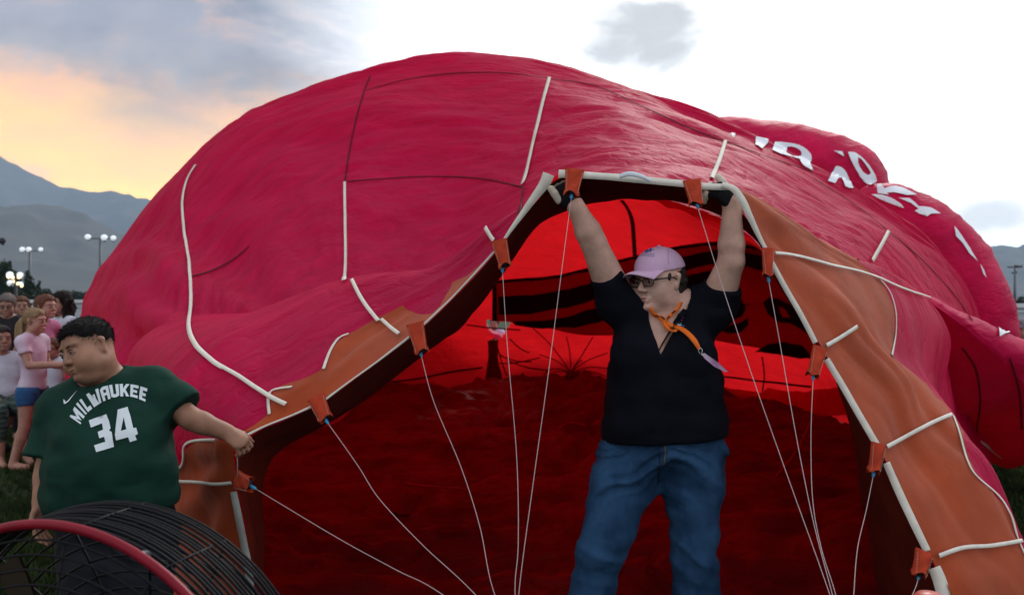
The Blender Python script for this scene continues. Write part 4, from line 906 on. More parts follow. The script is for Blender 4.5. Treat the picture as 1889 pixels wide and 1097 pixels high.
def hand_prims(f, w, d, n, s, curl=(.6, .9), side=1, spread=.12, parts=('palm', 'fingers', 'thumb'), off=0, thumb=None, frm=0.0):
    """w wrist, d towards the knuckles, n the way the fingers curl, side = which edge the thumb leaves"""
    d = nrmz(d); n = nrmz(np.asarray(n)-np.dot(n, d)*d); c = np.cross(d, n)*side; M = np.stack([d, c, n], 1); w = np.asarray(w, float)
    if 'palm' in parts:
        f.ell(w+d*.048*s, np.array([.052, .040, .017])*s+off, M, .012*s); f.ell(w+d*.075*s, np.array([.024, .042, .015])*s+off, M, .01*s); f.cap(w-d*.03*s, w+d*.03*s, .024*s+off, .026*s+off, .02*s)
    if 'fingers' in parts:
        for i, (o, l) in enumerate([(.031, .040), (.011, .045), (-.010, .042), (-.030, .033)]):
            b0 = w+d*.086*s+c*o*s; a1, a2 = curl[0]*(1+.06*i), curl[0]+curl[1]
            dd = nrmz(d*math.cos(a1)+n*math.sin(a1)+c*spread*(1.5-i)*.5); p1 = b0+dd*l*s
            de = nrmz(d*math.cos(a2)+n*math.sin(a2)); p2 = p1+de*l*.62*s; a3 = a2+curl[1]*.7; df = nrmz(d*math.cos(a3)+n*math.sin(a3)); p3 = p2+df*l*.5*s
            if frm <= 0: f.cap(b0-d*.02*s, p1, .0098*s+off, .0090*s+off, .004*s)
            if frm <= 1: f.cap(p1, p2, .0090*s+off, .0082*s+off, .003*s)
            f.cap(p2, p3, .0082*s+off, .0070*s+off, .003*s)
    if 'thumb' in parts:
        th = nrmz(thumb) if thumb is not None else nrmz(c*.75+d*.6+n*.35)
        b0 = w+d*.028*s+c*.026*s; p1 = b0+nrmz(c*.55+th*.9+d*.3)*.030*s; p2 = p1+th*.032*s; p3 = p2+nrmz(th+n*.2)*.024*s
        if frm <= 0: f.cap(b0, p1, .016*s+off, .0125*s+off, .008*s)
        if frm <= 1: f.cap(p1, p2, .0125*s+off, .0105*s+off, .004*s)
        f.cap(p2, p3, .0105*s+off, .0085*s+off, .004*s)
def wr(sc, amp, sd=0, st=(1, 1, 1)):
    return lambda X, Y, Z: amp*(-.55+fbm(X*sc*st[0]+sd, Y*sc*st[1], Z*sc*st[2], 2, 300+sd)+.6*ridge(X*sc*st[0]*.9, Y*sc*st[1]*.9+sd, Z*sc*st[2]*.9, 2, 320+sd))
m_eye = mat('eye_white', (.36, .34, .33), .3); m_iris = mat('iris', (.025, .014, .010), .15, .5)
def person(name, base, label, J, Rr, skin, hair=None, garments=(), h=.008, hf=None, group=None, yaw=0, pitch=0, roll=0, hs=1.0, chub=0, lips=(.30, .10, .09), hands=None, T=None, brow=(.02, .014, .010)):
    """J joints, Rr radii; garments: list of callables (field maker)"""
    root = empty(name, base, label, 'person', group); H = hframe(yaw, pitch, roll); pts = np.array([v for v in J.values()])
    lo, hi = pts.min(0)-.26, pts.max(0)+.26; lo[2] = -.01; hc = np.array(J['head']); hi[2] = max(hi[2], hc[2]+.2)
    T = np.eye(3) if T is None else T
    def torso(f, off, k=.05):
        for nm in ('chest', 'belly', 'pelvis'): f.ell(J[nm], np.array(Rr[nm])+off, T, k)
        for nm in ('bustL', 'bustR', 'buttL', 'buttR'):
            if nm in J: f.ell(J[nm], np.array(Rr[nm])+off, T, k*.7)
        rs = Rr['sh']
        f.cap(J['shL'], J['shR'], rs+off, rs+off, k); f.cap(np.array(J['neck']), (np.array(J['shL'])*.75+np.array(J['neck'])*.25), Rr['nk']*.85+off, rs*.8+off, k); f.cap(np.array(J['neck']), (np.array(J['shR'])*.75+np.array(J['neck'])*.25), Rr['nk']*.85+off, rs*.8+off, k)
    def arm(f, sd_, off, t=1.0, k=.03):
        a, e_, w = (np.array(J[x+sd_], float) for x in ('sh', 'el', 'wr')); ru, re, rw = Rr['arm']
        if t <= 1:
            b_ = a+(e_-a)*t; f.cap(a, b_, ru+off, ru+(re-ru)*t+off, k)
        else:
            f.cap(a, e_, ru+off, re+off, k); m_ = e_+(w-e_)*.3; tt_ = min(1, t-1); k = .012
            f.cap(e_, m_, re+off, re*1.0+off, k); f.cap(m_, e_+(w-e_)*max(tt_, .31), re*1.0+off, re*1.0+(rw-re*1.0)*tt_+off, k)
    def leg(f, sd_, off, t=2.0, k=.03, ank=None):
        a, e_, w = (np.array(J[x+sd_], float) for x in ('hip', 'kn', 'an')); rt, rk, ra = Rr['leg']; ra = ank or ra
        if t <= 1: f.cap(a, a+(e_-a)*t, rt+off, rt+(rk-rt)*t+off, k); return
        f.cap(a, e_, rt+off, rk+off, k); m_ = e_+(w-e_)*.3; k = .012; f.cap(e_, m_, rk+off, rk*1.04+off, k); f.cap(m_, e_+(w-e_)*min(1, (t-1)), rk*1.04+off, ra+off, k)
    f = Field(lo, hi, h, (hc-.14*hs, hc+.14*hs) if hf else None, hf)
    torso(f, 0); head_prims(f, hc, H, hs, J['neck'], Rr['nk'], chub)
    for s_ in 'LR':
        arm(f, s_, 0, 2); leg(f, s_, 0); a = np.array(J['an'+s_], float); tdir = nrmz(J.get('toe'+s_, a+np.array([0, -.1, 0]))-a)
        f.cap(a+(0, 0, -.02), a+tdir*.14*hs+np.array([0, 0, .035-a[2]]), .035, .028, .02)
        if hands and s_ in hands:
            hd = hands[s_]
            for w_ in (hd if isinstance(hd, list) else [hd]): hand_prims(f, J['wr'+s_], **w_)
    emit_field(f, 'body', skin, root)
    ctx = dict(root=root, H=H, hc=hc, hs=hs, J=J, R=Rr, torso=torso, arm=arm, leg=leg, lo=lo, hi=hi, h=h, T=T, q=lambda x, y, z: hc+H@(np.array([x, y, z])*hs))
    q = ctx['q']
    for sg in (-1, 1):
        b_ = MB(); e_ = q(.0832, sg*.0305, .002); b_.ball(e_, .0130*hs, 12, 9); o = b_.build('eye', m_eye, root)
        gz = ctx['H']@nrmz((1, 0, -.1)) if 'gaze' not in J else nrmz(J['gaze'])
        MB().ball(e_+gz*.0062*hs, .0084*hs, 10, 8).build('iris', m_iris, o)
        b_ = MB(); b_.tube([q(.0925, sg*.013, .0245), q(.090, sg*.030, .0285), q(.079, sg*.048, .0225)], [.0030*hs, .0034*hs, .0018*hs], 6); b_.build('eyebrow', mat('brow_%.3f' % brow[0], brow, .9), root)
        MB().tube([q(.097, sg*.018, .009), q(.0985, sg*.031, .0135), q(.091, sg*.045, .008)], [.0016*hs, .0024*hs, .0012*hs], 5).build('eyelid', mat('lash', (.03, .018, .014), .9), root)
    b_ = MB(); b_.tube([q(.0920, -.022, -.0635), q(.0985, -.010, -.0600), q(.0998, 0, -.0612), q(.0985, .010, -.0600), q(.0920, .022, -.0635)], [.0012*hs, .0036*hs, .0034*hs, .0036*hs, .0012*hs], 6)
    b_.tube([q(.0915, -.020, -.0665), q(.0988, 0, -.0722), q(.0915, .020, -.0665)], [.0014*hs, .0050*hs, .0014*hs], 6); b_.build('lips', mat('lips_%.2f' % lips[0], lips, .5, .3), root)
    if hair: hair(ctx)
    for g_ in garments: g_(ctx)
    return ctx
# ---- garment makers
def top(m, off=.012, sleeve=.6, hem=None, neck_r=None, vneck=None, flare=.0, name='t_shirt', amp=.004, sd=1, sl_off=None, neckcut=None, h=None, hemn=(0, 0, -1), extra=None):
    def g(c):
        f = Field(c['lo'], c['hi'], h or c['h']); c['torso'](f, off); J = c['J']
        if extra: extra(f, c)
        F0 = f.F.copy()
        for s_ in 'LR':
            a, e_ = np.array(J['sh'+s_], float), np.array(J['el'+s_], float); ru, re, rw = c['R']['arm']; so = sl_off if sl_off is not None else off+.006
            d = nrmz(e_-a); L = np.linalg.norm(e_-a); b_ = a+d*L*sleeve
            f.cap(a, b_+d*.02, ru+so*.8, (ru+(re-ru)*sleeve*(.6 if flare else 1))+so+flare, .03)
        for s_ in 'LR':
            a, e_ = np.array(J['sh'+s_], float), np.array(J['el'+s_], float); d = nrmz(e_-a); b_ = a+(e_-a)*sleeve
            X, Y, Z = f.grid((slice(None),)*3); pl = (X-b_[0])*d[0]+(Y-b_[1])*d[1]+(Z-b_[2])*d[2]
            rx, ry, rz = X-b_[0]-d[0]*pl, Y-b_[1]-d[1]*pl, Z-b_[2]-d[2]*pl; near = np.maximum(np.sqrt(rx*rx+ry*ry+rz*rz)-(c['R']['arm'][0]+off+flare+.035), pl-.14)
            f.F = np.maximum(f.F, np.minimum(pl, -near)).astype(np.float32)
        f.F = np.minimum(f.F, F0); f.warp(wr(9, amp, sd, (1, 1, 1.3)))
        f.cut(hem if hem is not None else np.array(J['pelvis'])-(0, 0, .06), hemn)
        nk = np.array(J['neck']); r = neck_r or c['R']['nk']*1.15; nd = nrmz(c['hc']-nk)
        f.cap(nk-nd*.012+c['T']@np.array([0, -.006, 0]), nk+nd*.35, r, r*2.2, .004, 'sub')
        if vneck: vneck(f, c)
        o = emit_field(f, name, m, c['root']); c[name] = o; c['field_'+name] = f; return o
    return g
def pants(m, off=.010, t=2.0, name='jeans', topz=None, amp=.003, sd=5, ank=None, h=None, flare=0):
    def g(c):
        f = Field(c['lo'], c['hi'], h or c['h']); J = c['J']; f.ell(J['pelvis'], np.array(c['R']['pelvis'])+off, c['T'], .05)
        for nm in ('buttL', 'buttR'):
            if nm in J: f.ell(J[nm], np.array(c['R'][nm])+off, c['T'], .03)
        b2 = np.array(J['belly'], float); f.ell(b2, np.array(c['R']['belly'])+min(off, .006), c['T'], .05)
        for s_ in 'LR': c['leg'](f, s_, off+flare, t, .03, ank)
        def folds(X, Y, Z):
            r = amp*fbm(X*8, Y*8, Z*14, 2, 400+sd)
            for s_ in 'LR':
                k_ = np.array(J['kn'+s_]); dz = Z-k_[2]; near = np.exp(-((dz-.01)/.075)**2)*np.exp(-(((X-k_[0])/.16)**2)); wv_ = fbm(X*6, Y*3, Z*4, 2, 410+sd)
                r = r-near*amp*1.5*ridge(X*3+k_[0]*7, Y*2, dz*22+(X-k_[0])*5+wv_*.9, 1, 412)
                hp = np.array(J['hip'+s_]); dz = Z-hp[2]; near = np.exp(-((dz+.0)/.11)**2); r = r-near*amp*1.3*ridge(X*2.5, Y*2, dz*15+np.abs(X-J['pelvis'][0])*9+wv_*.8, 2, 413)
            return r
        f.warp(folds)
        tz = topz if topz is not None else J['belly'][2]; f.cut(np.array([0, 0, tz]), (0, 0, 1))
        if t <= 1:
            for s_ in 'LR':
                a, e_ = np.array(J['hip'+s_], float), np.array(J['kn'+s_], float); d = nrmz(e_-a); b_ = a+(e_-a)*t
                X, Y, Z = f.grid((slice(None),)*3); f.F = np.maximum(f.F, np.where((Z < J['pelvis'][2]) , (X-b_[0])*d[0]+(Y-b_[1])*d[1]+(Z-b_[2])*d[2], -1)).astype(np.float32)
        o = emit_field(f, name, m, c['root']); c[name] = o; return o
    return g
def shoes(m, name='shoe'):
    def g(c):
        for s_ in 'LR':
            a = np.array(c['J']['an'+s_], float); td = nrmz(c['J'].get('toe'+s_, a+np.array([0, -.1, 0]))-a); s = c['hs']
            f = Field(a-.28, a+.28, .008); f.cap(a+(0, 0, -.03), a+td*.15*s+np.array([0, 0, .04-a[2]]), .048*s, .042*s, .03); f.cap(a-td*.05*s+np.array([0, 0, .035-a[2]]), a+td*.15*s+np.array([0, 0, .035-a[2]]), .036*s, .042*s, .02); f.cut((0, 0, .0), (0, 0, -1)); emit_field(f, name, m, c['root'])
    return g
def hair_short(m, puff_=.012, sides=True, sd=1, front=.07, tuft=.006, h=.005, fuzz=1500):
    def g(c):
        q, H, s = c['q'], c['H'], c['hs']; f = Field(c['hc']-.18*s, c['hc']+.18*s, h)
        f.ell(q(-.014, 0, .040), np.array([.094+puff_, .074+puff_, .084+puff_])*s, H, .01); f.ell(q(.030, 0, .060), np.array([.056+puff_*.7, .060+puff_*.6, .045+puff_])*s, H, .02)
        F0 = f.F.copy(); X, Y, Z = f.grid((slice(None),)*3); hc = c['hc']
        a = (X-hc[0])*H[0, 0]+(Y-hc[1])*H[1, 0]+(Z-hc[2])*H[2, 0]; l = (X-hc[0])*H[0, 1]+(Y-hc[1])*H[1, 1]+(Z-hc[2])*H[2, 1]; u = (X-hc[0])*H[0, 2]+(Y-hc[1])*H[1, 2]+(Z-hc[2])*H[2, 2]
        a, l, u = a/s, l/s, u/s
        line = np.interp(a-.024*np.clip(np.abs(l)-.05, 0, .03)/.02, [-.12, -.06, -.02, .005, .02, .045, .07, .12], [-.055, -.050, -.020, .010, .020, .052, .068, .072])
        line = line+.006*vn(l*90, a*90, 0, sd)
        f.F = (np.maximum(f.F, (line-u)*s)+tuft*s*(vn(X*130, Y*130, Z*60, sd)*.6+vn(X*55, Y*55, Z*40, sd+1))).astype(np.float32)
        V, Q = f.mesh(); V = smooth_mesh(V, Q, 1); e1 = V[Q[:, 2]]-V[Q[:, 0]]; e2 = V[Q[:, 3]]-V[Q[:, 1]]; nf = np.cross(e1, e2); nf /= np.maximum(np.linalg.norm(nf, axis=1, keepdims=True), 1e-9); cf = V[Q].mean(1)
        if ((cf-c['hc'])*nf).sum() < 0: nf = -nf
        g_ = np.random.default_rng(sd); k_ = g_.choice(len(Q), min(fuzz, len(Q)*2), replace=True); cb_ = H[:, 0]*.75-H[:, 2]*.35
        d_ = nf[k_]*.30+cb_+g_.normal(size=(len(k_), 3))*.35; d_ -= nf[k_]*np.minimum((d_*nf[k_]).sum(1, keepdims=True)-.25, 0); d_ /= np.linalg.norm(d_, axis=1, keepdims=True)
        p_ = cf[k_]+g_.normal(size=(len(k_), 3))*.002; sd_ = np.cross(d_, nf[k_]+g_.normal(size=(len(k_), 3))*.3); sd_ /= np.maximum(np.linalg.norm(sd_, axis=1, keepdims=True), 1e-9); L_ = (.006+.009*g_.random((len(k_), 1)))*s; w_ = .0011*s*(h/.0032)**.7
        T_ = np.stack([p_-sd_*w_-nf[k_]*.001, p_+sd_*w_-nf[k_]*.001, p_+d_*L_*.6+sd_*w_*.6, p_+d_*L_], 1).reshape(-1, 3)
        o = mesh('hair', np.concatenate([V, T_]), np.concatenate([Q, np.arange(len(T_)).reshape(-1, 4)+len(V)]), m, c['root'])
    return g
def strands(c, m, paths, name='hair'):
    b_ = MB()
    for p, r in paths:
        b_.tube(crom(np.array(p), 12), np.interp(np.linspace(0, 1, 12), np.linspace(0, 1, len(r)), r), 6)
    b_.build(name, m, c['root'])
# ------------------------------------------------------------------ simple standing figure for the crowd
def standing(label, px, Y, h, face, shirt, legs_, skin, hairfn, group='spectators watching from the left', arms=None, lean=0, hpitch=0, build=1.0, legcol=None, t=2.0, topname='t_shirt', sleeve=.6, chub=.2, feet=None, shoe=None, z0=0, headyaw=None, extra=(), sit=False, tx=0):
    x0 = (px-CX)/F*Y; a = R(face); Fw = np.array([math.sin(a), -math.cos(a), 0]); L_ = np.cross((0, 0, 1), Fw); s = h
    def q(f_, l, z): return np.array([x0, Y, z0])+Fw*f_*s+L_*l*s+np.array([0, 0, z*s])+Fw*lean*max(0, z-.5)*s
    hs = (.55+.45*h/1.7)
    J = dict(head=q(.015, 0, .928), neck=q(-.01, 0, .835), shL=q(0, .105*build, .800), shR=q(0, -.105*build, .800), chest=q(0, 0, .72), belly=q(.01, 0, .60), pelvis=q(0, 0, .52),
             hipL=q(0, .052, .49), hipR=q(0, -.052, .49), knL=q(.02, .058, .275), knR=q(-.0, -.058, .275), anL=q(-.01, .06, .045), anR=q(-.03, -.06, .045))
    J['toeL'] = J['anL']+Fw*.1; J['toeR'] = J['anR']+Fw*.1
    if feet:
        for s_, (f1, l1, z1, f2, l2, z2) in feet.items(): J['kn'+s_] = q(f1, l1, z1); J['an'+s_] = q(f2, l2, z2); J['toe'+s_] = J['an'+s_]+Fw*.1
    A = dict(L=((-.02, .14, .64), (.05, .13, .50)), R=((-.02, -.14, .64), (.05, -.13, .50)))
    if arms: A.update(arms)
    for s_ in 'LR': J['el'+s_] = q(*A[s_][0]); J['wr'+s_] = q(*A[s_][1])
    b_ = build
    Rr = dict(chest=(.098*s*b_, .068*s*b_, .095*s), belly=(.084*s*b_, .064*s*b_, .085*s), pelvis=(.096*s*b_, .068*s*b_, .062*s), sh=.034*s*b_, nk=.031*s, arm=(.031*s*b_, .024*s*b_, .017*s), leg=(.056*s*b_, .034*s*b_, .023*s))
    T = np.stack([L_, -Fw, (0, 0, 1)], 1)
    hd = {s_: dict(d=J['wr'+s_]-J['el'+s_], n=Fw if s_ == 'L' else Fw, s=hs*.95, curl=(.5, .6), side=1 if s_ == 'L' else -1) for s_ in 'LR'}
    gs = [top(shirt, .010, sleeve, name=topname, amp=.003, hem=J['pelvis']-(0, 0, .02*s)), pants(legs_, .004 if t < 1.5 else .008, t, name='shorts' if t < 1.5 else 'trousers', flare=.010 if t < 1.5 else 0, topz=J['pelvis'][2]+.005)]
    if shoe: gs.append(shoes(shoe))
    return person('person', (x0, Y, z0), label, J, Rr, skin, hairfn, gs+list(extra), h=.012, hf=.006, group=group, yaw=face if headyaw is None else headyaw, pitch=hpitch, hs=hs, chub=chub, hands=hd, T=T)
# ------------------------------------------------------------------ the woman
def skinm(n, c, tint=.25): return mat(n, c, .55, .35, var=.2, vscale=14, bump=.0008, bscale=220, transl=0)
sk_w = skinm('skin_woman', (.60, .37, .29)); m_polo = mat('black_knit', (.004, .0045, .009), .9, .12, bump=.006, bscale=7, weave=.0004)
m_denim = mat('blue_denim', (.004, .017, .048), .85, .10, var=.4, vscale=6, var2=(.032, .090, .19), bump=.007, bscale=11, weave=.0006, vstretch=(1, 1, .6))
m_hairdk = mat('dark_brown_hair', (.014, .009, .008), .6, .4, bump=.003, bscale=120)
m_cap = mat('pink_cotton', (.62, .42, .60), .85, .15, weave=.0004, var=.06, vscale=20); m_capd = mat('magenta_thread', (.40, .04, .18), .8)
m_orl = mat('orange_ribbon', (.80, .16, .012), .6, .3); m_blkp = mat('black_plastic', (.010, .010, .011), .3, .5)
m_glv = mat('black_glove', (.008, .008, .010), .85, .15); m_glvt = mat('cream_glove', (.62, .58, .48), .8, .15); m_steel = mat('steel', (.6, .6, .62), .25, metal=1)
YW = 3.16
w = lambda px, py, dy=0: P(px, py, YW+dy)
J = dict(head=w(1218, 518, -.05), neck=w(1240, 600, -.01), shL=w(1318, 566, -.02), shR=w(1140, 556, -.02), elL=w(1349, 482, -.10), wrL=w(1350, 376, -.14), elR=w(1094, 446, -.10), wrR=w(1062, 380, -.15),
         chest=w(1222, 622, 0), belly=w(1228, 716, -.03), pelvis=w(1224, 812, .01), bustL=w(1266, 655, -.105), bustR=w(1178, 655, -.105), buttL=w(1275, 830, .08), buttR=w(1178, 830, .08),
         hipL=w(1277, 850, 0), hipR=w(1166, 850, 0), knL=w(1281, 1022, -.03), knR=w(1110, 1022, -.06), anL=w(1292, 1282, .02), anR=w(1052, 1280, -.03))
J['toeL'] = J['anL']+(.03, -.1, 0); J['toeR'] = J['anR']+(-.04, -.1, 0)
Rr = dict(chest=(.160, .112, .150), belly=(.172, .140, .165), pelvis=(.185, .130, .115), bustL=(.078, .070, .075), bustR=(.078, .070, .075), buttL=(.095, .080, .09), buttR=(.095, .080, .09), sh=.060, nk=.060,
          arm=(.066, .0440, .0290), leg=(.100, .064, .040))
hands = dict(L=dict(d=(-.62, -.10, .62), n=(-.35, .75, -.55), s=.86, curl=(1.1, .7), side=-1, thumb=(-.55, -.15, .80)),
             R=dict(d=(-.55, -.05, .80), n=(.25, .85, -.25), s=.86, curl=(1.1, .7), side=1, thumb=(-.60, -.25, .75)))
def w_hair(c):
    q, H = c['q'], c['H']; f = Field(c['hc']-.2, c['hc']+.2, .005)
    f.ell(q(-.03, 0, .0), np.array((.080, .082, .085))*c['hs'], H, .01); f.ell(q(-.052, 0, -.048), np.array((.052, .066, .055))*c['hs'], H, .02); f.ell(q(.022, .064, .016), np.array((.018, .010, .022))*c['hs'], H, .01); f.ell(q(.022, -.064, .016), np.array((.018, .010, .022))*c['hs'], H, .01)
    f.cut(q(0, 0, .045), H[:, 2]); f.ell(q(.010, .09, -.008), np.array((.030, .022, .034))*c['hs'], H, .004, 'sub'); f.ell(q(.06, .05, -.04), np.array((.05, .05, .05))*c['hs'], H, .004, 'sub')
    f.warp(lambda X, Y, Z: .005*vn(X*120, Y*120, Z*40, 5)+.004*vn(X*50, Y*50, Z*50, 6)); emit_field(f, 'hair', m_hairdk, c['root'], 0)
def w_cap(c):
    q, H = c['q'], c['H']
    f = Field(c['hc']-.2, c['hc']+.22, .004); f.ell(q(-.010, 0, .034), np.array((.1035, .085, .097))*c['hs'], H, .01); f.ell(q(.035, 0, .055), np.array((.062, .066, .058))*c['hs'], H, .03)
    f.cut(q(0, 0, .038), -(H@nrmz((.10, 0, 1)))); f.ell(q(-.010, 0, .030), np.array((.097, .079, .088))*c['hs'], H, .004, 'sub')
    V, Q = f.mesh(); o = mesh('crown', smooth_mesh(V, Q, 2), Q, m_cap, c['root']); c['cap_mesh'] = (V, Q)
    # visor
    G_ = []
    for i in range(25):
        a = -1.22+2.44*i/24; row = []
        for j in range(10):
            f_ = j/9; r0 = np.array([.090*math.cos(a)*.98-.002, .078*math.sin(a), .048-.010*math.cos(a)])
            r1 = np.array([.085+.082*math.cos(a*1.02), .074*math.sin(a*1.05), .030-.020*abs(math.sin(a))**2])
            p = r0*(1-f_)+r1*f_; p[2] += .014*math.sin(f_*math.pi*.6)*math.cos(a)-.010*f_*f_; row.append(q(*p))
        G_.append(row)
    G_ = np.array(G_); n = grid_normals(G_); n = n if (n[12, 5]@H[:, 2]) > 0 else -n; V1 = G_+n*.0015; V0 = G_-n*.0015; nu_, nv_ = 25, 10
    FF_ = grid_faces(nu_, nv_); VV = np.concatenate([V1.reshape(-1, 3), V0.reshape(-1, 3)]); rim = [(i, nv_-1) for i in range(nu_)]
    fc = [tuple(f_) for f_ in FF_]+[tuple(f_+nu_*nv_)[::-1] for f_ in FF_]+[(i*nv_+nv_-1, (i+1)*nv_+nv_-1, (i+1)*nv_+nv_-1+nu_*nv_, i*nv_+nv_-1+nu_*nv_) for i in range(nu_-1)]
    mesh('visor', VV, fc, m_cap, c['root'])
    b_ = MB(); b_.ball(q(-.008, 0, .132), (.007, .007, .005)); b_.build('cap_button', m_cap, c['root'])
    bv = BVHTree.FromPolygons([tuple(v) for v in V], [tuple(map(int, x)) for x in Q]); c['cap_bvh'] = bv
def v_cut(f, c):
    a = w(1224, 600, -.2); 
    X, Y, Z = f.grid((slice(None),)*3); zt, zb = w(0, 590, 0)[2], w(0, 655, -.12)[2]; xc = np.interp(Z, [zb, zt], [w(1215, 0, -.12)[0], w(1224, 0, -.08)[0]]); half = np.interp(Z, [zb, zt, zt+.2], [.0, .052, .07])
    d = np.maximum(np.maximum(np.abs(X-xc)-half, zb-Z), Y-(YW-.02)); f.F = np.maximum(f.F, -d).astype(np.float32)
def w_belly(f, c):
    # the polo drapes straight down over the stomach, widening to the hem
    f.cap(w(1186, 660, -.085), w(1180, 775, -.06), .080, .095, .05); f.cap(w(1268, 660, -.085), w(1274, 775, -.05), .080, .098, .05)
    f.ell(J['pelvis']+np.array([0, -.012, .045]), np.array(Rr['pelvis'])+(.020, .034, .0), None, .05)
    f.cap(w(1170, 700, .02), w(1166, 775, .02), .085, .100, .05); f.cap(w(1282, 700, .02), w(1290, 770, .02), .085, .100, .05)
cw = person('person', tuple(w(1224, HZ)*(1, 1, 0)), 'woman in a pink cap, black polo shirt and jeans holding up the balloon mouth', J, Rr, sk_w, w_hair,
   [w_cap, top(m_polo, .012, .47, w(1226, 808, 0), name='polo_shirt', amp=.0060, vneck=v_cut, neck_r=.066, flare=.0, sl_off=.009, h=.007, extra=w_belly, hemn=nrmz((.05, 0, -1))),
    pants(m_denim, .014, 2.0, topz=w(0, 790)[2], amp=.0092, ank=.060), shoes(mat('grey_trainer', (.12, .12, .13), .7))],
   h=.007, hf=.0028, yaw=-52, pitch=4, roll=2, hs=.91, chub=.40, hands=hands, brow=(.05, .032, .025), lips=(.32, .12, .11))
RW = cw['root']; tag(RW, cat='woman')
# gloves
for s_ in 'LR':
    f = Field(np.array(J['wr'+s_])-.20, np.array(J['wr'+s_])+.20, .005); hand_prims(f, J['wr'+s_], off=.003, **hands[s_]); d_ = nrmz(J['wr'+s_]-J['el'+s_]); f.cut(J['wr'+s_]-d_*.012, -d_); emit_field(f, 'glove', m_glv, RW)
    f = Field(np.array(J['wr'+s_])-.20, np.array(J['wr'+s_])+.20, .0045); hand_prims(f, J['wr'+s_], parts=('fingers', 'thumb'), off=.0048, frm=1, **hands[s_]); emit_field(f, 'glove_finger', m_glvt, RW)
q = cw['q']
# glasses
b_ = MB()
for sg in (-1, 1):
    cen = np.array([.104, sg*.034, .000]); rim = []
    for k in range(22):
        a = 2*math.pi*k/22; ca, sa = math.cos(a), math.sin(a); y = .026*abs(ca)**.75*math.copysign(1, ca); z = .0165*abs(sa)**.75*math.copysign(1, sa)
        rim.append(q(cen[0]-.10*max(0, abs(cen[1]+y)-.03)*1.0, cen[1]+y, cen[2]+z))
    b_.tube(rim, .0019, 6, closed=True)
    b_.tube([q(.098, sg*.060, .006), q(.080, sg*.074, .008), q(.01, sg*.080, .010), q(-.012, sg*.080, -.004)], [.0032, .0028, .0022, .0018], 6)
b_.tube([q(.105, -.009, .004), q(.110, 0, .007), q(.105, .009, .004)], .0018, 6)
gl = b_.build('glasses', m_blkp, RW)
mg = bpy.data.materials.new('lens_glass'); mg.use_nodes = True; tg = mg.node_tree; tg.nodes.clear(); og = tg.nodes.new('ShaderNodeOutputMaterial'); tr = tg.nodes.new('ShaderNodeBsdfTransparent'); tr.inputs[0].default_value = (.82, .84, .86, 1)
gg = tg.nodes.new('ShaderNodeBsdfGlossy'); gg.inputs['Roughness'].default_value = .03; mm = tg.nodes.new('ShaderNodeMixShader'); mm.inputs[0].default_value = .09; tg.links.new(tr.outputs[0], mm.inputs[1]); tg.links.new(gg.outputs[0], mm.inputs[2]); tg.links.new(mm.outputs[0], og.inputs[0])
for sg in (-1, 1):
    V = [q(.1035-.10*max(0, abs(sg*.034+.025*math.cos(2*math.pi*k/20))-.03), sg*.034+.025*math.cos(2*math.pi*k/20), .0155*math.sin(2*math.pi*k/20)) for k in range(20)]; mesh('lens', V, [tuple(range(20))], mg, gl)
MB().tube([q(.006, .082, -.030), q(.006, .086, -.034)], .0022, 6).build('earring', m_steel, RW)
def bvh_of(o):
    M = np.array(root_loc(o)); return BVHTree.FromPolygons([tuple(np.array(v.co)+M) for v in o.data.vertices], [tuple(p.vertices) for p in o.data.polygons])
BP = [bvh_of(cw['polo_shirt']), bvh_of([o for o in RW.children if o.name.startswith('body')][0])]
# polo collar, placket
ribbon('collar', [(1262, 572), (1254, 590), (1243, 612), (1230, 634), (1219, 653)], .020, m_polo, BP, .014, parent=RW, step=3)
# lanyard
ly = ribbon('lanyard', [(1198, 566), (1206, 576), (1218, 588), (1232, 600), (1250, 608), (1266, 618), (1280, 632), (1287, 644)], .018, m_orl, BP, .018, parent=RW, step=3, taper=[.010, .016, .018, .017, .016, .018, .018, .010])
ribbon('lanyard', [(1250, 556), (1246, 568), (1238, 580), (1228, 590), (1224, 598), (1230, 607), (1240, 614), (1252, 618)], .013, m_orl, BP, .022, parent=RW, step=3)
for (a, b2) in [((1207, 574), (1214, 581)), ((1218, 585), (1225, 591)), ((1242, 572), (1237, 579)), ((1233, 584), (1229, 590)), ((1244, 605), (1252, 608)), ((1240, 611), (1248, 616))]:
    ribbon('print', [a, ((a[0]+b2[0])/2, (a[1]+b2[1])/2), b2], .005, m_blk, BP, .026, parent=ly, step=2)
cl = cast(BP, 1288, 648); cp_ = cl[0]+cl[1]*.02
MB().tube([cp_+np.array([0.006*math.cos(t), -.002, .009*math.sin(t)]) for t in np.linspace(0, 6.28, 12, endpoint=False)], .0015, 5, closed=True).tube([cp_+(0, 0, -.008), P(1296, 655, 2.93)], .0025, 6).build('clasp', m_steel, RW)
V = [P(1294, 652, 2.93), P(1300, 651, 2.93), P(1325, 668, 2.91), P(1343, 685, 2.90), P(1338, 686, 2.905), P(1318, 676, 2.92), P(1300, 661, 2.93)]
o = mesh('badge', V+[v+np.array([0, .003, 0]) for v in V], [tuple(range(7)), tuple(range(7, 14))[::-1]]+[(i, (i+1) % 7, (i+1) % 7+7, i+7) for i in range(7)], mat('purple_card', (.38, .10, .34), .35, .5, var=.8, vscale=25, var2=(.62, .50, .66)), RW, False)
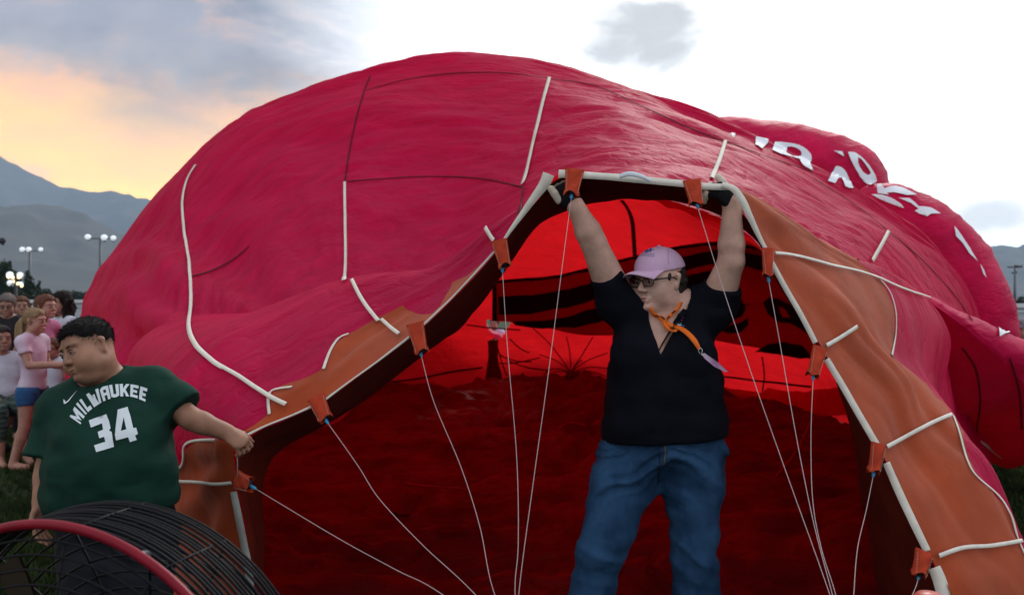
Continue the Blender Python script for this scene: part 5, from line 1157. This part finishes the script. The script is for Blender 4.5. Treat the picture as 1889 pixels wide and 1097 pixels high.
# shirt emblem: small sail and dots
em = fillpoly('emblem', [(1248, 592), (1252, 600), (1259, 602), (1250, 604), (1246, 599)], mat('pale_blue_print', (.30, .50, .75), .7), BP, .008, step=3, parent=RW)
for (x, y, c_) in [(1254, 595, (.5, .02, .03)), (1257, 591, (.25, .05, .30)), (1259, 586, (.4, .02, .05)), (1256, 598, (.02, .2, .08)), (1261, 604, (.04, .08, .4))]:
    p, n = cast(BP, x, y); MB().ball(p+n*.006, (.0035, .002, .0035), 8, 6).build('emblem_dot', mat('dot%d' % x, c_, .7), RW)
# cap emblem, eyelets, two rows of tiny stitched text, seam
CB = [cw['cap_bvh']]
def oncap(px, py, off=.0015): p, n = cast(CB, px, py); return (p+n*off) if p is not None else None
for (x, y, r_, mm_) in [(1202, 460, .0028, 0), (1205, 456, .0026, 1), (1206, 461, .0022, 1), (1200, 465, .0022, 2), (1215, 454, .0020, 3), (1227, 453, .0024, 3), (1251, 462, .0022, 3)]:
    p = oncap(x, y)
    if p is not None: MB().ball(p, (r_, r_*.6, r_), 8, 6).build('eyelet' if mm_ == 3 else 'emblem_dot', [mat('e0', (.08, .12, .3), .8), mat('e1', (.35, .22, .15), .8), mat('e2', (.1, .2, .3), .8), m_capd][mm_], RW)
fillpoly('emblem', [(1189, 464), (1196, 458), (1202, 458), (1203, 463), (1197, 464), (1192, 467)], mat('e0', (.08, .12, .3), .8), CB, .002, step=3, parent=RW)
for (y0_, x0_, x1_, sk) in [(467, 1184, 1207, 1.0), (470.5, 1183, 1205, 1.2)]:
    x = x0_
    while x < x1_:
        yy = y0_+(x-x0_)*.10; ribbon('cap_stitching', [(x, yy-1), (x+.9, yy), (x+1.6, yy+1)], .0016, mat('navy_thread', (.10, .09, .22), .8), CB, .0015, parent=RW, step=.8); x += 3.1
ribbon('cap_seam', [(1234, 447), (1233, 460), (1232, 475), (1233, 488)], .0018, mat('pink_seam', (.42, .26, .42), .8), CB, .0012, parent=RW, step=3)
# jeans details
BJ = [bvh_of(cw['jeans'])]; m_st = mat('denim_stitch', (.16, .10, .04), .8); m_dd = mat('denim_dark', (.008, .02, .05), .8)
for pts in [[(1120, 792), (1128, 800), (1140, 801)], [(1296, 800), (1312, 797), (1330, 788)]]: ribbon('pocket_edge', pts, .004, m_dd, BJ, .003, parent=RW, step=3)
ribbon('fly_seam', [(1216, 822), (1217, 845), (1216, 868), (1214, 890)], .004, m_dd, BJ, .003, parent=RW, step=3); ribbon('fly_seam', [(1226, 822), (1227, 842), (1224, 856)], .003, m_st, BJ, .003, parent=RW, step=3)

# ------------------------------------------------------------------ the boy
sk_b = skinm('skin_boy', (.30, .15, .095)); m_tee = mat('green_jersey', (.007, .036, .025), .85, .15, bump=.003, bscale=12, weave=.0003, var=.12, vscale=6)
m_hairb = mat('black_hair', (.004, .0035, .004), .7, .2, bump=.002, bscale=160); m_print = mat('white_print', (.66, .74, .78), .6, .2)
YB = 2.76; w = lambda px, py, dy=0: P(px, py, YB+dy)
J = dict(head=w(164, 644, -.04), neck=w(197, 712, .03), shL=w(283, 712, .03), shR=w(112, 752, .0), elL=w(352, 772, -.01), wrL=w(419, 797, .03), elR=w(88, 862, -.02), wrR=w(76, 925, -.06),
         chest=w(205, 778, .01), belly=w(212, 862, -.03), pelvis=w(216, 938, .02), bustL=w(258, 792, -.05), bustR=w(160, 802, -.06),
         hipL=w(258, 985, .02), hipR=w(176, 985, .02), knL=w(266, 1180, 0), knR=w(166, 1180, 0), anL=w(272, 1385, .04), anR=w(150, 1385, .04), gaze=(-.55, -.80, -.15))
Rr = dict(chest=(.155, .105, .120), belly=(.158, .135, .130), pelvis=(.152, .118, .09), bustL=(.060, .058, .06), bustR=(.060, .058, .06), sh=.048, nk=.052, arm=(.046, .034, .025), leg=(.090, .055, .036))
hands = dict(L=dict(d=(.72, -.15, -.45), n=(-.05, .55, -.75), s=.74, curl=(1.0, .9), side=1, thumb=(.55, .35, -.55)), R=dict(d=(-.05, -.15, -1), n=(.9, -.1, 0), s=.76, curl=(.35, .4), side=1))
T = np.stack([nrmz((1, 0, .10)), (0, 1, 0), nrmz((-.10, 0, 1))], 1)
def b_tee(f, c):
    f.cap(w(160, 810, -.03), w(150, 905, -.02), .100, .122, .05); f.cap(w(250, 800, -.02), w(250, 905, -.01), .100, .122, .05)
cb = person('person', tuple(w(205, HZ)*(1, 1, 0)), 'boy in a green basketball t-shirt looking down to the left and gripping the mouth edge', J, Rr, sk_b, hair_short(m_hairb, .002, sd=3, tuft=.0022, h=.0032, fuzz=9000),
   [top(m_tee, .012, .80, w(0, 948), name='t_shirt', amp=.0080, neck_r=.058, flare=.018, h=.0065, sl_off=.014, extra=b_tee, sd=7, hemn=nrmz((.06, 0, -1))), pants(mat('navy_shorts', (.008, .010, .016), .8), .012, .9, name='shorts', topz=w(0, 925)[2], flare=.01), shoes(mat('black_trainer', (.02, .02, .02), .6))],
   h=.0068, hf=.0027, yaw=-30, pitch=12, roll=18, hs=.785, chub=1.0, hands=hands, T=T, lips=(.20, .065, .06), brow=(.008, .006, .006))
RB = cb['root']; tag(RB, cat='boy'); tee = cb['t_shirt']; BT = [bvh_of(tee)]
fillpoly('logo', [(118, 737), (121, 739), (122, 742), (126, 740), (144, 720), (128, 741), (122, 745.5), (119, 745)], m_print, BT, .004, step=3, parent=RB)
# arched block lettering
GL_ = {'M': [[(0, 0), (.26, 0), (.26, 1), (0, 1)], [(.74, 0), (1, 0), (1, 1), (.74, 1)], [(.26, 0), (.26, .42), (.5, .95), (.5, .5)], [(.74, 0), (.74, .42), (.5, .95), (.5, .5)]],
       'I': [[(.25, 0), (.75, 0), (.75, 1), (.25, 1)]], 'L': [[(0, 0), (.36, 0), (.36, 1), (0, 1)], [(.36, .74), (.95, .74), (.95, 1), (.36, 1)]],
       'W': [[(0, 0), (.24, 0), (.30, 1), (.10, 1)], [(.24, 0), (.27, .5), (.30, 1), (.45, .55)], [(.40, .25), (.60, .25), (.56, .6), (.44, .6)], [(.76, 0), (1, 0), (.90, 1), (.70, 1)], [(.44, .50), (.56, .50), (.70, 1), (.30, 1)]],
       'A': [[(.0, .15), (.34, .0), (.34, 1), (0, 1)], [(.34, 0), (1, 0), (1, .24), (.34, .24)], [(.66, .24), (1, .24), (1, 1), (.66, 1)], [(.34, .46), (.66, .46), (.66, .66), (.34, .66)]],
       'U': [[(0, 0), (.34, 0), (.34, 1), (0, .9)], [(.34, .75), (.66, .75), (.66, 1), (.34, 1)], [(.66, 0), (1, 0), (1, .9), (.66, 1)]],
       'K': [[(0, 0), (.34, 0), (.34, 1), (0, 1)], [(.34, .38), (.66, 0), (1, 0), (.34, .72)], [(.34, .50), (.55, .40), (1, 1), (.66, 1)]],
       'E': [[(0, 0), (.36, 0), (.36, 1), (0, 1)], [(.36, 0), (.95, 0), (.95, .22), (.36, .22)], [(.36, .39), (.85, .39), (.85, .60), (.36, .60)], [(.36, .77), (.95, .77), (.95, 1), (.36, 1)]]}
# each letter: lower-left, lower-right, upper-left, upper-right corners on the shirt
bl = [(148, 783), (158, 766), (169, 752), (183, 746), (203, 737), (221, 731), (234, 730), (250, 731), (265, 737)]
tops_ = [(131, 763), (146, 750), (156, 734), (167, 729), (195, 714), (210, 711), (234, 709), (254, 711), (271, 716)]
base_c = crom(np.array([(149, 783), (160, 764), (176, 750), (197, 738), (220, 732), (245, 733), (268, 742)]), 200)
top_c = crom(np.array([(130, 769), (143, 744), (165, 725), (190, 714), (218, 709), (247, 710), (273, 717)]), 200)
def pol(t, v):
    i = t*199; a = np.array([np.interp(i, np.arange(200), top_c[:, k]) for k in (0, 1)]); b2 = np.array([np.interp(i, np.arange(200), base_c[:, k]) for k in (0, 1)]); return a*(1-v)+b2*v
wd = [1.25, .55, .85, 1.45, 1, 1, 1.05, .95, .95]; tot = sum(wd)+.12*8; t0 = 0
def lpoly(name, polys, mp_, m, bv, off, parent):
    V = []; Fc = []
    for pg in polys:
        pts = []
        for i in range(4): pts.append(np.array(pg[i], float))
        n_ = 5; o_ = len(V); okk = True
        for a in range(n_+1):
            for b2 in range(n_+1):
                u, v = a/n_, b2/n_; x = (pts[0]*(1-u)+pts[1]*u)*(1-v)+(pts[3]*(1-u)+pts[2]*u)*v; s_ = mp_(x[0], x[1]); p, n = cast(bv, s_[0], s_[1])
                if p is None: p, n = np.zeros(3), np.zeros(3); okk = False
                V.append(p+n*off)
        if okk: Fc += [(o_+a*(n_+1)+b2, o_+(a+1)*(n_+1)+b2, o_+(a+1)*(n_+1)+b2+1, o_+a*(n_+1)+b2+1) for a in range(n_) for b2 in range(n_)]
    if Fc: return mesh(name, V, Fc, m, parent)
for ch, ww in zip('MILWAUKEE', wd):
    a0, a1 = t0/tot, (t0+ww)/tot; t0 += ww+.12
    lpoly('lettering', GL_[ch], lambda x, y, a0=a0, a1=a1: pol(a0+(a1-a0)*x, y), m_print, BT, .0035, RB)
fillpoly('number', [(164, 776), (197, 764), (202, 776), (205, 790), (202, 795), (207, 797), (209, 811), (211, 824), (178, 834), (174, 822), (195, 815), (193, 806), (184, 809), (181, 797), (191, 793), (189, 781), (168, 789)], m_print, BT, .0035, step=5, parent=RB)
fillpoly('number', [(218, 756), (236, 751), (240, 764), (246, 790), (251, 789), (254, 800), (249, 803), (252, 811), (240, 815), (237, 806), (215, 812), (213, 802)], m_print, BT, .0035, step=5, parent=RB, holes=[[(229, 770), (234, 792), (224, 795)]])
tick('e')
# ------------------------------------------------------------------ the crowd on the left
sk1 = skinm('skin_fair', (.40, .21, .155)); sk2 = skinm('skin_tan', (.34, .18, .13))
h_bl = mat('blonde_hair', (.26, .17, .085), .6, .3, bump=.004, bscale=120); h_au = mat('auburn_hair', (.12, .045, .022), .6, .3, bump=.004, bscale=120); h_gr = mat('grey_brown_hair', (.14, .12, .11), .7, .3, bump=.004, bscale=120)
def plaid(name, base, dark, line):
    m = bpy.data.materials.new(name); m.use_nodes = True; t = m.node_tree; b_ = t.nodes['Principled BSDF']; b_.inputs['Roughness'].default_value = .9
    tcn = t.nodes.new('ShaderNodeTexCoord'); prev = None
    for k, (d, sc) in enumerate([('X', 9), ('Z', 9), ('X', 22), ('Z', 22)]):
        wv = t.nodes.new('ShaderNodeTexWave'); wv.bands_direction = d; wv.inputs['Scale'].default_value = sc/3.1; t.links.new(tcn.outputs['Object'], wv.inputs[0])
        cr_ = t.nodes.new('ShaderNodeValToRGB'); cr_.color_ramp.elements[0].position = .45 if k < 2 else .9; cr_.color_ramp.elements[1].position = .55 if k < 2 else .95; t.links.new(wv.outputs['Fac'], cr_.inputs[0])
        mx = t.nodes.new('ShaderNodeMix'); mx.data_type = 'RGBA'; mult = t.nodes.new('ShaderNodeMath'); mult.operation = 'MULTIPLY'; mult.inputs[1].default_value = .55; t.links.new(cr_.outputs[0], mult.inputs[0]); t.links.new(mult.outputs[0], mx.inputs[0])
        if prev is None: mx.inputs[6].default_value = (*base, 1)
        else: t.links.new(prev, mx.inputs[6])
        mx.inputs[7].default_value = (*(dark if k < 2 else line), 1); prev = mx.outputs[2]
    t.links.new(prev, b_.inputs['Base Color']); return m
m_plaid = plaid('green_plaid', (.03, .075, .06), (.008, .014, .014), (.16, .20, .18)); m_plaid2 = plaid('grey_plaid', (.06, .07, .08), (.015, .016, .02), (.3, .3, .32))
m_wt = mat('white_cotton', (.50, .53, .62), .85, .1, var=.08, vscale=8); m_pk = mat('pink_cotton_tee', (.50, .20, .34), .85, .1, var=.1, vscale=8)
m_gr = mat('girl_tee', (.56, .58, .68), .85, .1, var=.3, vscale=2.2, var2=(.62, .38, .50)); m_bs = mat('blue_denim_shorts', (.03, .10, .24), .85, .1, var=.15, vscale=12)
m_wsh = mat('white_shorts', (.50, .55, .66), .85); m_dk = mat('dark_cloth', (.012, .012, .016), .9)
def hair_pony(c):
    hair_short(h_bl, .010, sd=2, h=.008)(c); q = c['q']; s = c['hs']
    b_ = q(-.10, 0, .03)-q(-.06, 0, .03); r0 = q(-.105, 0, .02); z = np.array([0, 0, -1.]); bk = -c['H'][:, 0]; P_ = []
    g = np.random.default_rng(3)
    for k in range(9):
        o = g.normal(size=3)*.012; P_.append(([r0+o*.3, r0+bk*.035+z*.04+o, r0+bk*.04+z*.15+o*1.4, r0+bk*.02+z*.27+o*1.8], [.014, .018, .015, .004]))
    strands(c, h_bl, P_, 'ponytail')
def hair_long(m, curl=.0):
    def g_(c):
        hair_short(m, .016, sd=4, h=.008)(c); q = c['q']; g = np.random.default_rng(8); P_ = []
        for k in range(34):
            a = math.pi*(.42+1.16*k/33); rx, ry = -.01+.10*math.cos(a), .088*math.sin(a); p0 = q(rx*.95, ry*.9, .05); L = .25+.06*g.random(); pts_ = []
            for j in range(6):
                f_ = j/5; pts_.append(p0+c['H']@np.array([-.01*f_+curl*g.normal()*.5, np.sign(ry)*.015*f_+curl*g.normal(), 0])*1.0+np.array([0, 0, -L*f_]))
            P_.append((pts_, [.016, .022, .022, .018, .012, .004]))
        strands(c, m, P_, 'long_hair')
    return g_
def specs(dark=True):
    def g_(c):
        q = c['q']; b_ = MB()
        for sg in (-1, 1):
            b_.tube([q(.104, sg*(.032+.0)+.022*math.cos(a), .003+.016*math.sin(a)) for a in np.linspace(0, 6.28, 14, endpoint=False)], .0025, 5, closed=True); b_.tube([q(.10, sg*.054, .006), q(0, sg*.08, .008)], .0022, 5)
            if dark: b_.ball(q(.102, sg*.032, .003), np.array([.012, .020, .015]), 10, 8)
        b_.build('sunglasses' if dark else 'glasses', m_blkp, c['root'])
    return g_
standing('blonde girl with a ponytail and blue shorts reaching towards the balloon', 60, 7.85, 1.40, 84, m_gr, m_bs, sk1, hair_pony, t=.42, sleeve=.5, build=.96, hpitch=2,
    arms=dict(R=((.06, -.12, .66), (.30, -.07, .665)), L=((.03, .10, .66), (.24, .05, .63))), feet=dict(L=(.02, .04, .275, .06, .05, .045), R=(-.02, -.05, .275, -.09, -.06, .045)))
standing('auburn haired child in pink and white shorts behind the blonde girl', 62, 8.75, 1.53, 72, m_pk, m_wsh, sk1, hair_short(h_au, .016, sd=6, h=.008), t=.9, lean=.20, hpitch=-4,
    feet=dict(L=(-.03, .06, .28, -.05, .06, .045), R=(-.12, -.05, .28, -.26, -.06, .045)), shoe=m_dk)
standing('woman with long dark wavy hair and a white vest facing left', 117, 9.3, 1.57, -38, m_wt, m_dk, sk2, hair_long(mat('dark_wavy_hair', (.012, .007, .006), .7, .12), .02), sleeve=.12, build=1.05, topname='vest')
standing('older woman with grey hair and glasses in a dark sleeveless top, at the back left', 14, 9.6, 1.55, 20, m_dk, m_dk, sk2, hair_short(h_gr, .018, sd=9, h=.008), sleeve=.12, build=1.25, topname='vest', extra=[specs(False)], hpitch=12)
standing('blonde spectator whose hair shows above the grey haired woman, farthest at the back', 17, 11.5, 1.55, 5, m_wt, m_dk, sk1, hair_short(h_bl, .022, sd=10, h=.008), build=1.0)
standing('small child in sunglasses and a white vest partly hidden behind the boy in green', 101, 8.5, 1.10, -20, m_wt, m_plaid2, sk2, hair_short(h_au, .010, sd=12, h=.008), sleeve=.12, topname='vest', extra=[specs(True)])
standing('dark haired spectator at the back, between the auburn haired child and the woman', 92, 10.4, 1.52, -10, m_dk, m_dk, sk2, hair_short(m_hairdk, .014, sd=13, h=.008))
standing('spectator in the gap between the grey haired woman and the auburn haired child', 40, 10.6, 1.54, 30, mat('brown_top', (.10, .07, .05), .9), m_dk, sk2, hair_short(h_au, .014, sd=14, h=.008))
# seated woman in a folding chair with a plaid blanket
def seated(label, px, Y, face, shirt, legm, skin, hairfn, group='spectators watching from the left'):
    x0 = (px-CX)/F*Y; a = R(face); Fw = np.array([math.sin(a), -math.cos(a), 0]); L_ = np.cross((0, 0, 1), Fw)
    def q(f_, l, z): return np.array([x0, Y, 0])+Fw*f_+L_*l+np.array([0, 0, z])
    J = dict(head=q(.03, 0, 1.13), neck=q(-.01, 0, .98), shL=q(0, .17, .93), shR=q(0, -.17, .93), chest=q(0, 0, .80), belly=q(.02, 0, .64), pelvis=q(0, 0, .52), hipL=q(.02, .09, .52), hipR=q(.02, -.09, .52),
             knL=q(.43, .11, .50), knR=q(.43, -.11, .50), anL=q(.46, .11, .08), anR=q(.46, -.11, .08), elL=q(.03, .22, .68), elR=q(.03, -.22, .68), wrL=q(.25, .12, .60), wrR=q(.25, -.12, .60))
    J['toeL'] = J['anL']+Fw*.1; J['toeR'] = J['anR']+Fw*.1
    Rr = dict(chest=(.16, .11, .15), belly=(.155, .12, .13), pelvis=(.17, .13, .10), sh=.055, nk=.052, arm=(.048, .038, .027), leg=(.085, .056, .038))
    return person('person', (x0, Y, 0), label, J, Rr, skin, hairfn, [top(shirt, .010, .6, name='t_shirt', hem=q(0, 0, .48)), pants(legm, .014, 1.6, name='blanket', topz=.64)], h=.012, hf=.007, group=group, yaw=face, hs=.98, hands={s_: dict(d=J['wr'+s_]-J['el'+s_], n=(0, 0, -1), s=.85, curl=(.4, .4)) for s_ in 'LR'}, T=np.stack([L_, -Fw, (0, 0, 1)], 1))
seated('seated woman with green plaid over her legs at the far left edge', 2, 8.35, 42, m_wt, m_plaid, sk2, hair_short(m_hairdk, .014, sd=15, h=.008))
def chair(px, Y, face, label):
    x0 = (px-CX)/F*Y; a = R(face); Fw = np.array([math.sin(a), -math.cos(a), 0]); L_ = np.cross((0, 0, 1), Fw); t = empty('folding_chair', (x0, Y, 0), label, 'folding chair', 'folding chairs of the spectators')
    def q(f_, l, z): return np.array([x0, Y, 0])+Fw*f_+L_*l+np.array([0, 0, z])
    for s_ in (-.27, .27):
        MB().tube([q(.25, s_, .0), q(-.22, s_, .42), q(-.32, s_, .95)], .012, 7).build('leg', m_pole, t); MB().tube([q(-.25, s_, .0), q(.24, s_, .42)], .012, 7).build('leg', m_pole, t)
        MB().tube([q(-.2, s_, .62), q(.2, s_, .62)], .018, 7).build('armrest', m_dk, t)
    mesh('seat', [q(-.22, -.27, .41), q(.24, -.27, .44), q(.24, .27, .44), q(-.22, .27, .41), q(0, 0, .38)], [(0, 1, 4), (1, 2, 4), (2, 3, 4), (3, 0, 4)], m_plaid, t, False)
    mesh('backrest', [q(-.22, -.27, .44), q(-.22, .27, .44), q(-.32, .27, .95), q(-.32, -.27, .95)], [(0, 1, 2, 3)], m_plaid, t, False)
chair(2, 8.42, 42, 'folding chair with plaid fabric under the smiling seated woman'); chair(36, 8.95, 15, 'empty folding chair with green plaid seat standing behind the blonde girl')
# right edge and behind the balloon
def capper(c):
    q, H = c['q'], c['H']; f = Field(c['hc']-.2, c['hc']+.22, .008); f.ell(q(-.012, 0, .038), (.104, .086, .094), H, .01); f.cut(q(0, 0, .045), -H[:, 2]); f.ell(q(.10, 0, .045), (.06, .055, .008), H, .01); emit_field(f, 'cap', mat('grey_cap', (.16, .15, .19), .9), c['root'])
standing('man in a grey cap and dark top at the right edge before the trailer', 1886, 9.2, 1.27, -55, m_dk, m_dk, sk2, hair_short(m_hairb, .012, sd=21, h=.008), group=None, extra=[capper])
standing('person in pale lilac seen through the gap at the back of the balloon', 913, 15.2, 1.22, -20, mat('lilac_tee', (.60, .48, .66), .85), m_dk, sk1, hair_short(h_au, .014, sd=22, h=.008), group=None)
# ------------------------------------------------------------------ inflator fan
fc = np.array([-.80, 1.555, .617]); axd = nrmz((math.sin(.29), math.cos(.29), 0)); sdv = np.array([axd[1], -axd[0], 0]); upv = np.array([0, 0, 1.])
FAN = empty('inflator_fan', (fc[0]+.05, fc[1]+.08, 0), 'round black wire caged inflator fan with a red tube hoop, at the lower left', 'inflator fan')
m_redt = mat('red_painted_tube', (.20, .004, .016), .4, .2, var=.2, vscale=9); m_wire = mat('black_wire', (.004, .005, .007), .5, .15)
def ringp(r, d, n=96, a0=0, a1=2*math.pi): return np.array([fc+axd*d+sdv*r*math.cos(a)+upv*r*math.sin(a) for a in np.linspace(a0, a1, n, endpoint=(a1-a0) < 6.28)])
MB().tube(ringp(.434, 0), .0088, 12, closed=True).build('hoop', m_redt, FAN)
for k in range(17):
    f_ = k/16; r = .425+.010*f_+.002*math.sin(k*5); MB().tube(ringp(r, .014+.180*f_), .0028, 6, closed=True).build('cage_ring', m_wire, FAN)
for k in range(15):
    r = .408-.025*k
    if r > .05: MB().tube(ringp(r, -.006-.030*(1-(r/.4)**2)), .0024, 6, closed=True).build('guard_ring', m_wire, FAN)
for k in range(11):
    r = .42-.033*k; MB().tube(ringp(r, .200+.05*(1-(r/.42)**2)), .0024, 6, closed=True).build('guard_ring', m_wire, FAN)
for k in range(14):
    a = 2*math.pi*(k+.33)/14; o_ = sdv*math.cos(a)+upv*math.sin(a)
    MB().tube([fc+o_*.425+axd*-.004, fc+o_*.431+axd*.095, fc+o_*.433+axd*.197, fc+o_*.30+axd*.225, fc+o_*.05+axd*.25], .0026, 6).build('cage_bar', m_wire, FAN)
    MB().tube([fc+o_*.405+axd*-.004, fc+o_*.22+axd*-.028, fc+o_*.05+axd*-.037], .0026, 6).build('guard_bar', m_wire, FAN)
a = R(66); o_ = sdv*math.cos(a)+upv*math.sin(a)
MB().tube([fc+o_*.432+axd*-.004, fc+o_*.424+axd*.03], [.008, .008], 8).ball(fc+o_*.425+axd*.012, .011).build('clamp', mat('dull_steel', (.12, .13, .15), .4, metal=.8), FAN)
MB().tube([fc-axd*.01, fc+axd*.14], .05, 16).build('hub', m_dark, FAN)
for k in range(4):
    a = k*math.pi/2+.5; V = []; 
    for j in range(8):
        r = .05+.33*j/7; tw = .9-.6*j/7; ct = sdv*math.cos(a)+upv*math.sin(a); tg_ = -sdv*math.sin(a)+upv*math.cos(a); ch_ = .045+.03*math.sin(math.pi*j/7)
        for s_ in (-1, 1): V.append(fc+axd*.08+ct*r+(tg_*math.cos(tw)+axd*math.sin(tw))*ch_*s_)
    V = np.array(V); V2 = V+axd*.006; FF_ = grid_faces(8, 2); mesh('blade', np.concatenate([V, V2]), np.concatenate([FF_, FF_[:, ::-1]+16]), mat('blade_wood', (.05, .035, .025), .5), FAN)
MB().box(fc+axd*.02-upv*.40, (.22, .20, .16)).build('engine', m_dark, FAN, False)
MB().tube([fc-sdv*.425-axd*.012, fc-sdv*.36-upv*.60-axd*.05], .011, 8).tube([fc+sdv*.425-axd*.012, fc+sdv*.36-upv*.60-axd*.05], .011, 8).tube([fc-sdv*.36-upv*.60-axd*.05, fc+sdv*.36-upv*.60-axd*.05], .011, 8).build('frame', m_redt, FAN)
for s_ in (-1, 1): MB().tube([fc+sdv*s_*.40-upv*.55+axd*.05, fc+sdv*s_*.44-upv*.55+axd*.05], .095, 20).build('wheel', m_blk, FAN)
# red bag just showing at the lower right
prof = [(0, .62), (.03, .618), (.055, .60), (.07, .57), (.075, .53), (.075, .06), (.07, .03), (.06, .0), (0, 0)]; c0 = P(1714, 1092, 2.15); zt = c0[2]; V = []
for r, z in prof:
    for k in range(28): a = 2*math.pi*k/28; V.append((c0[0]+r*.9*math.cos(a), c0[1]+r*.9*math.sin(a), z/.62*zt))
tag(mesh('gas_bottle', V, grid_faces(len(prof), 28, wrap_v=True), mat('red_enamel', (.42, .05, .03), .4)), 'rounded red top just showing at the bottom edge under the lowest right cable', 'gas bottle')
print('OBJECTS', len(bpy.data.objects), 'TRIS', sum(len(o.data.polygons)*2 for o in bpy.data.objects if o.type == 'MESH'))
tick('f')
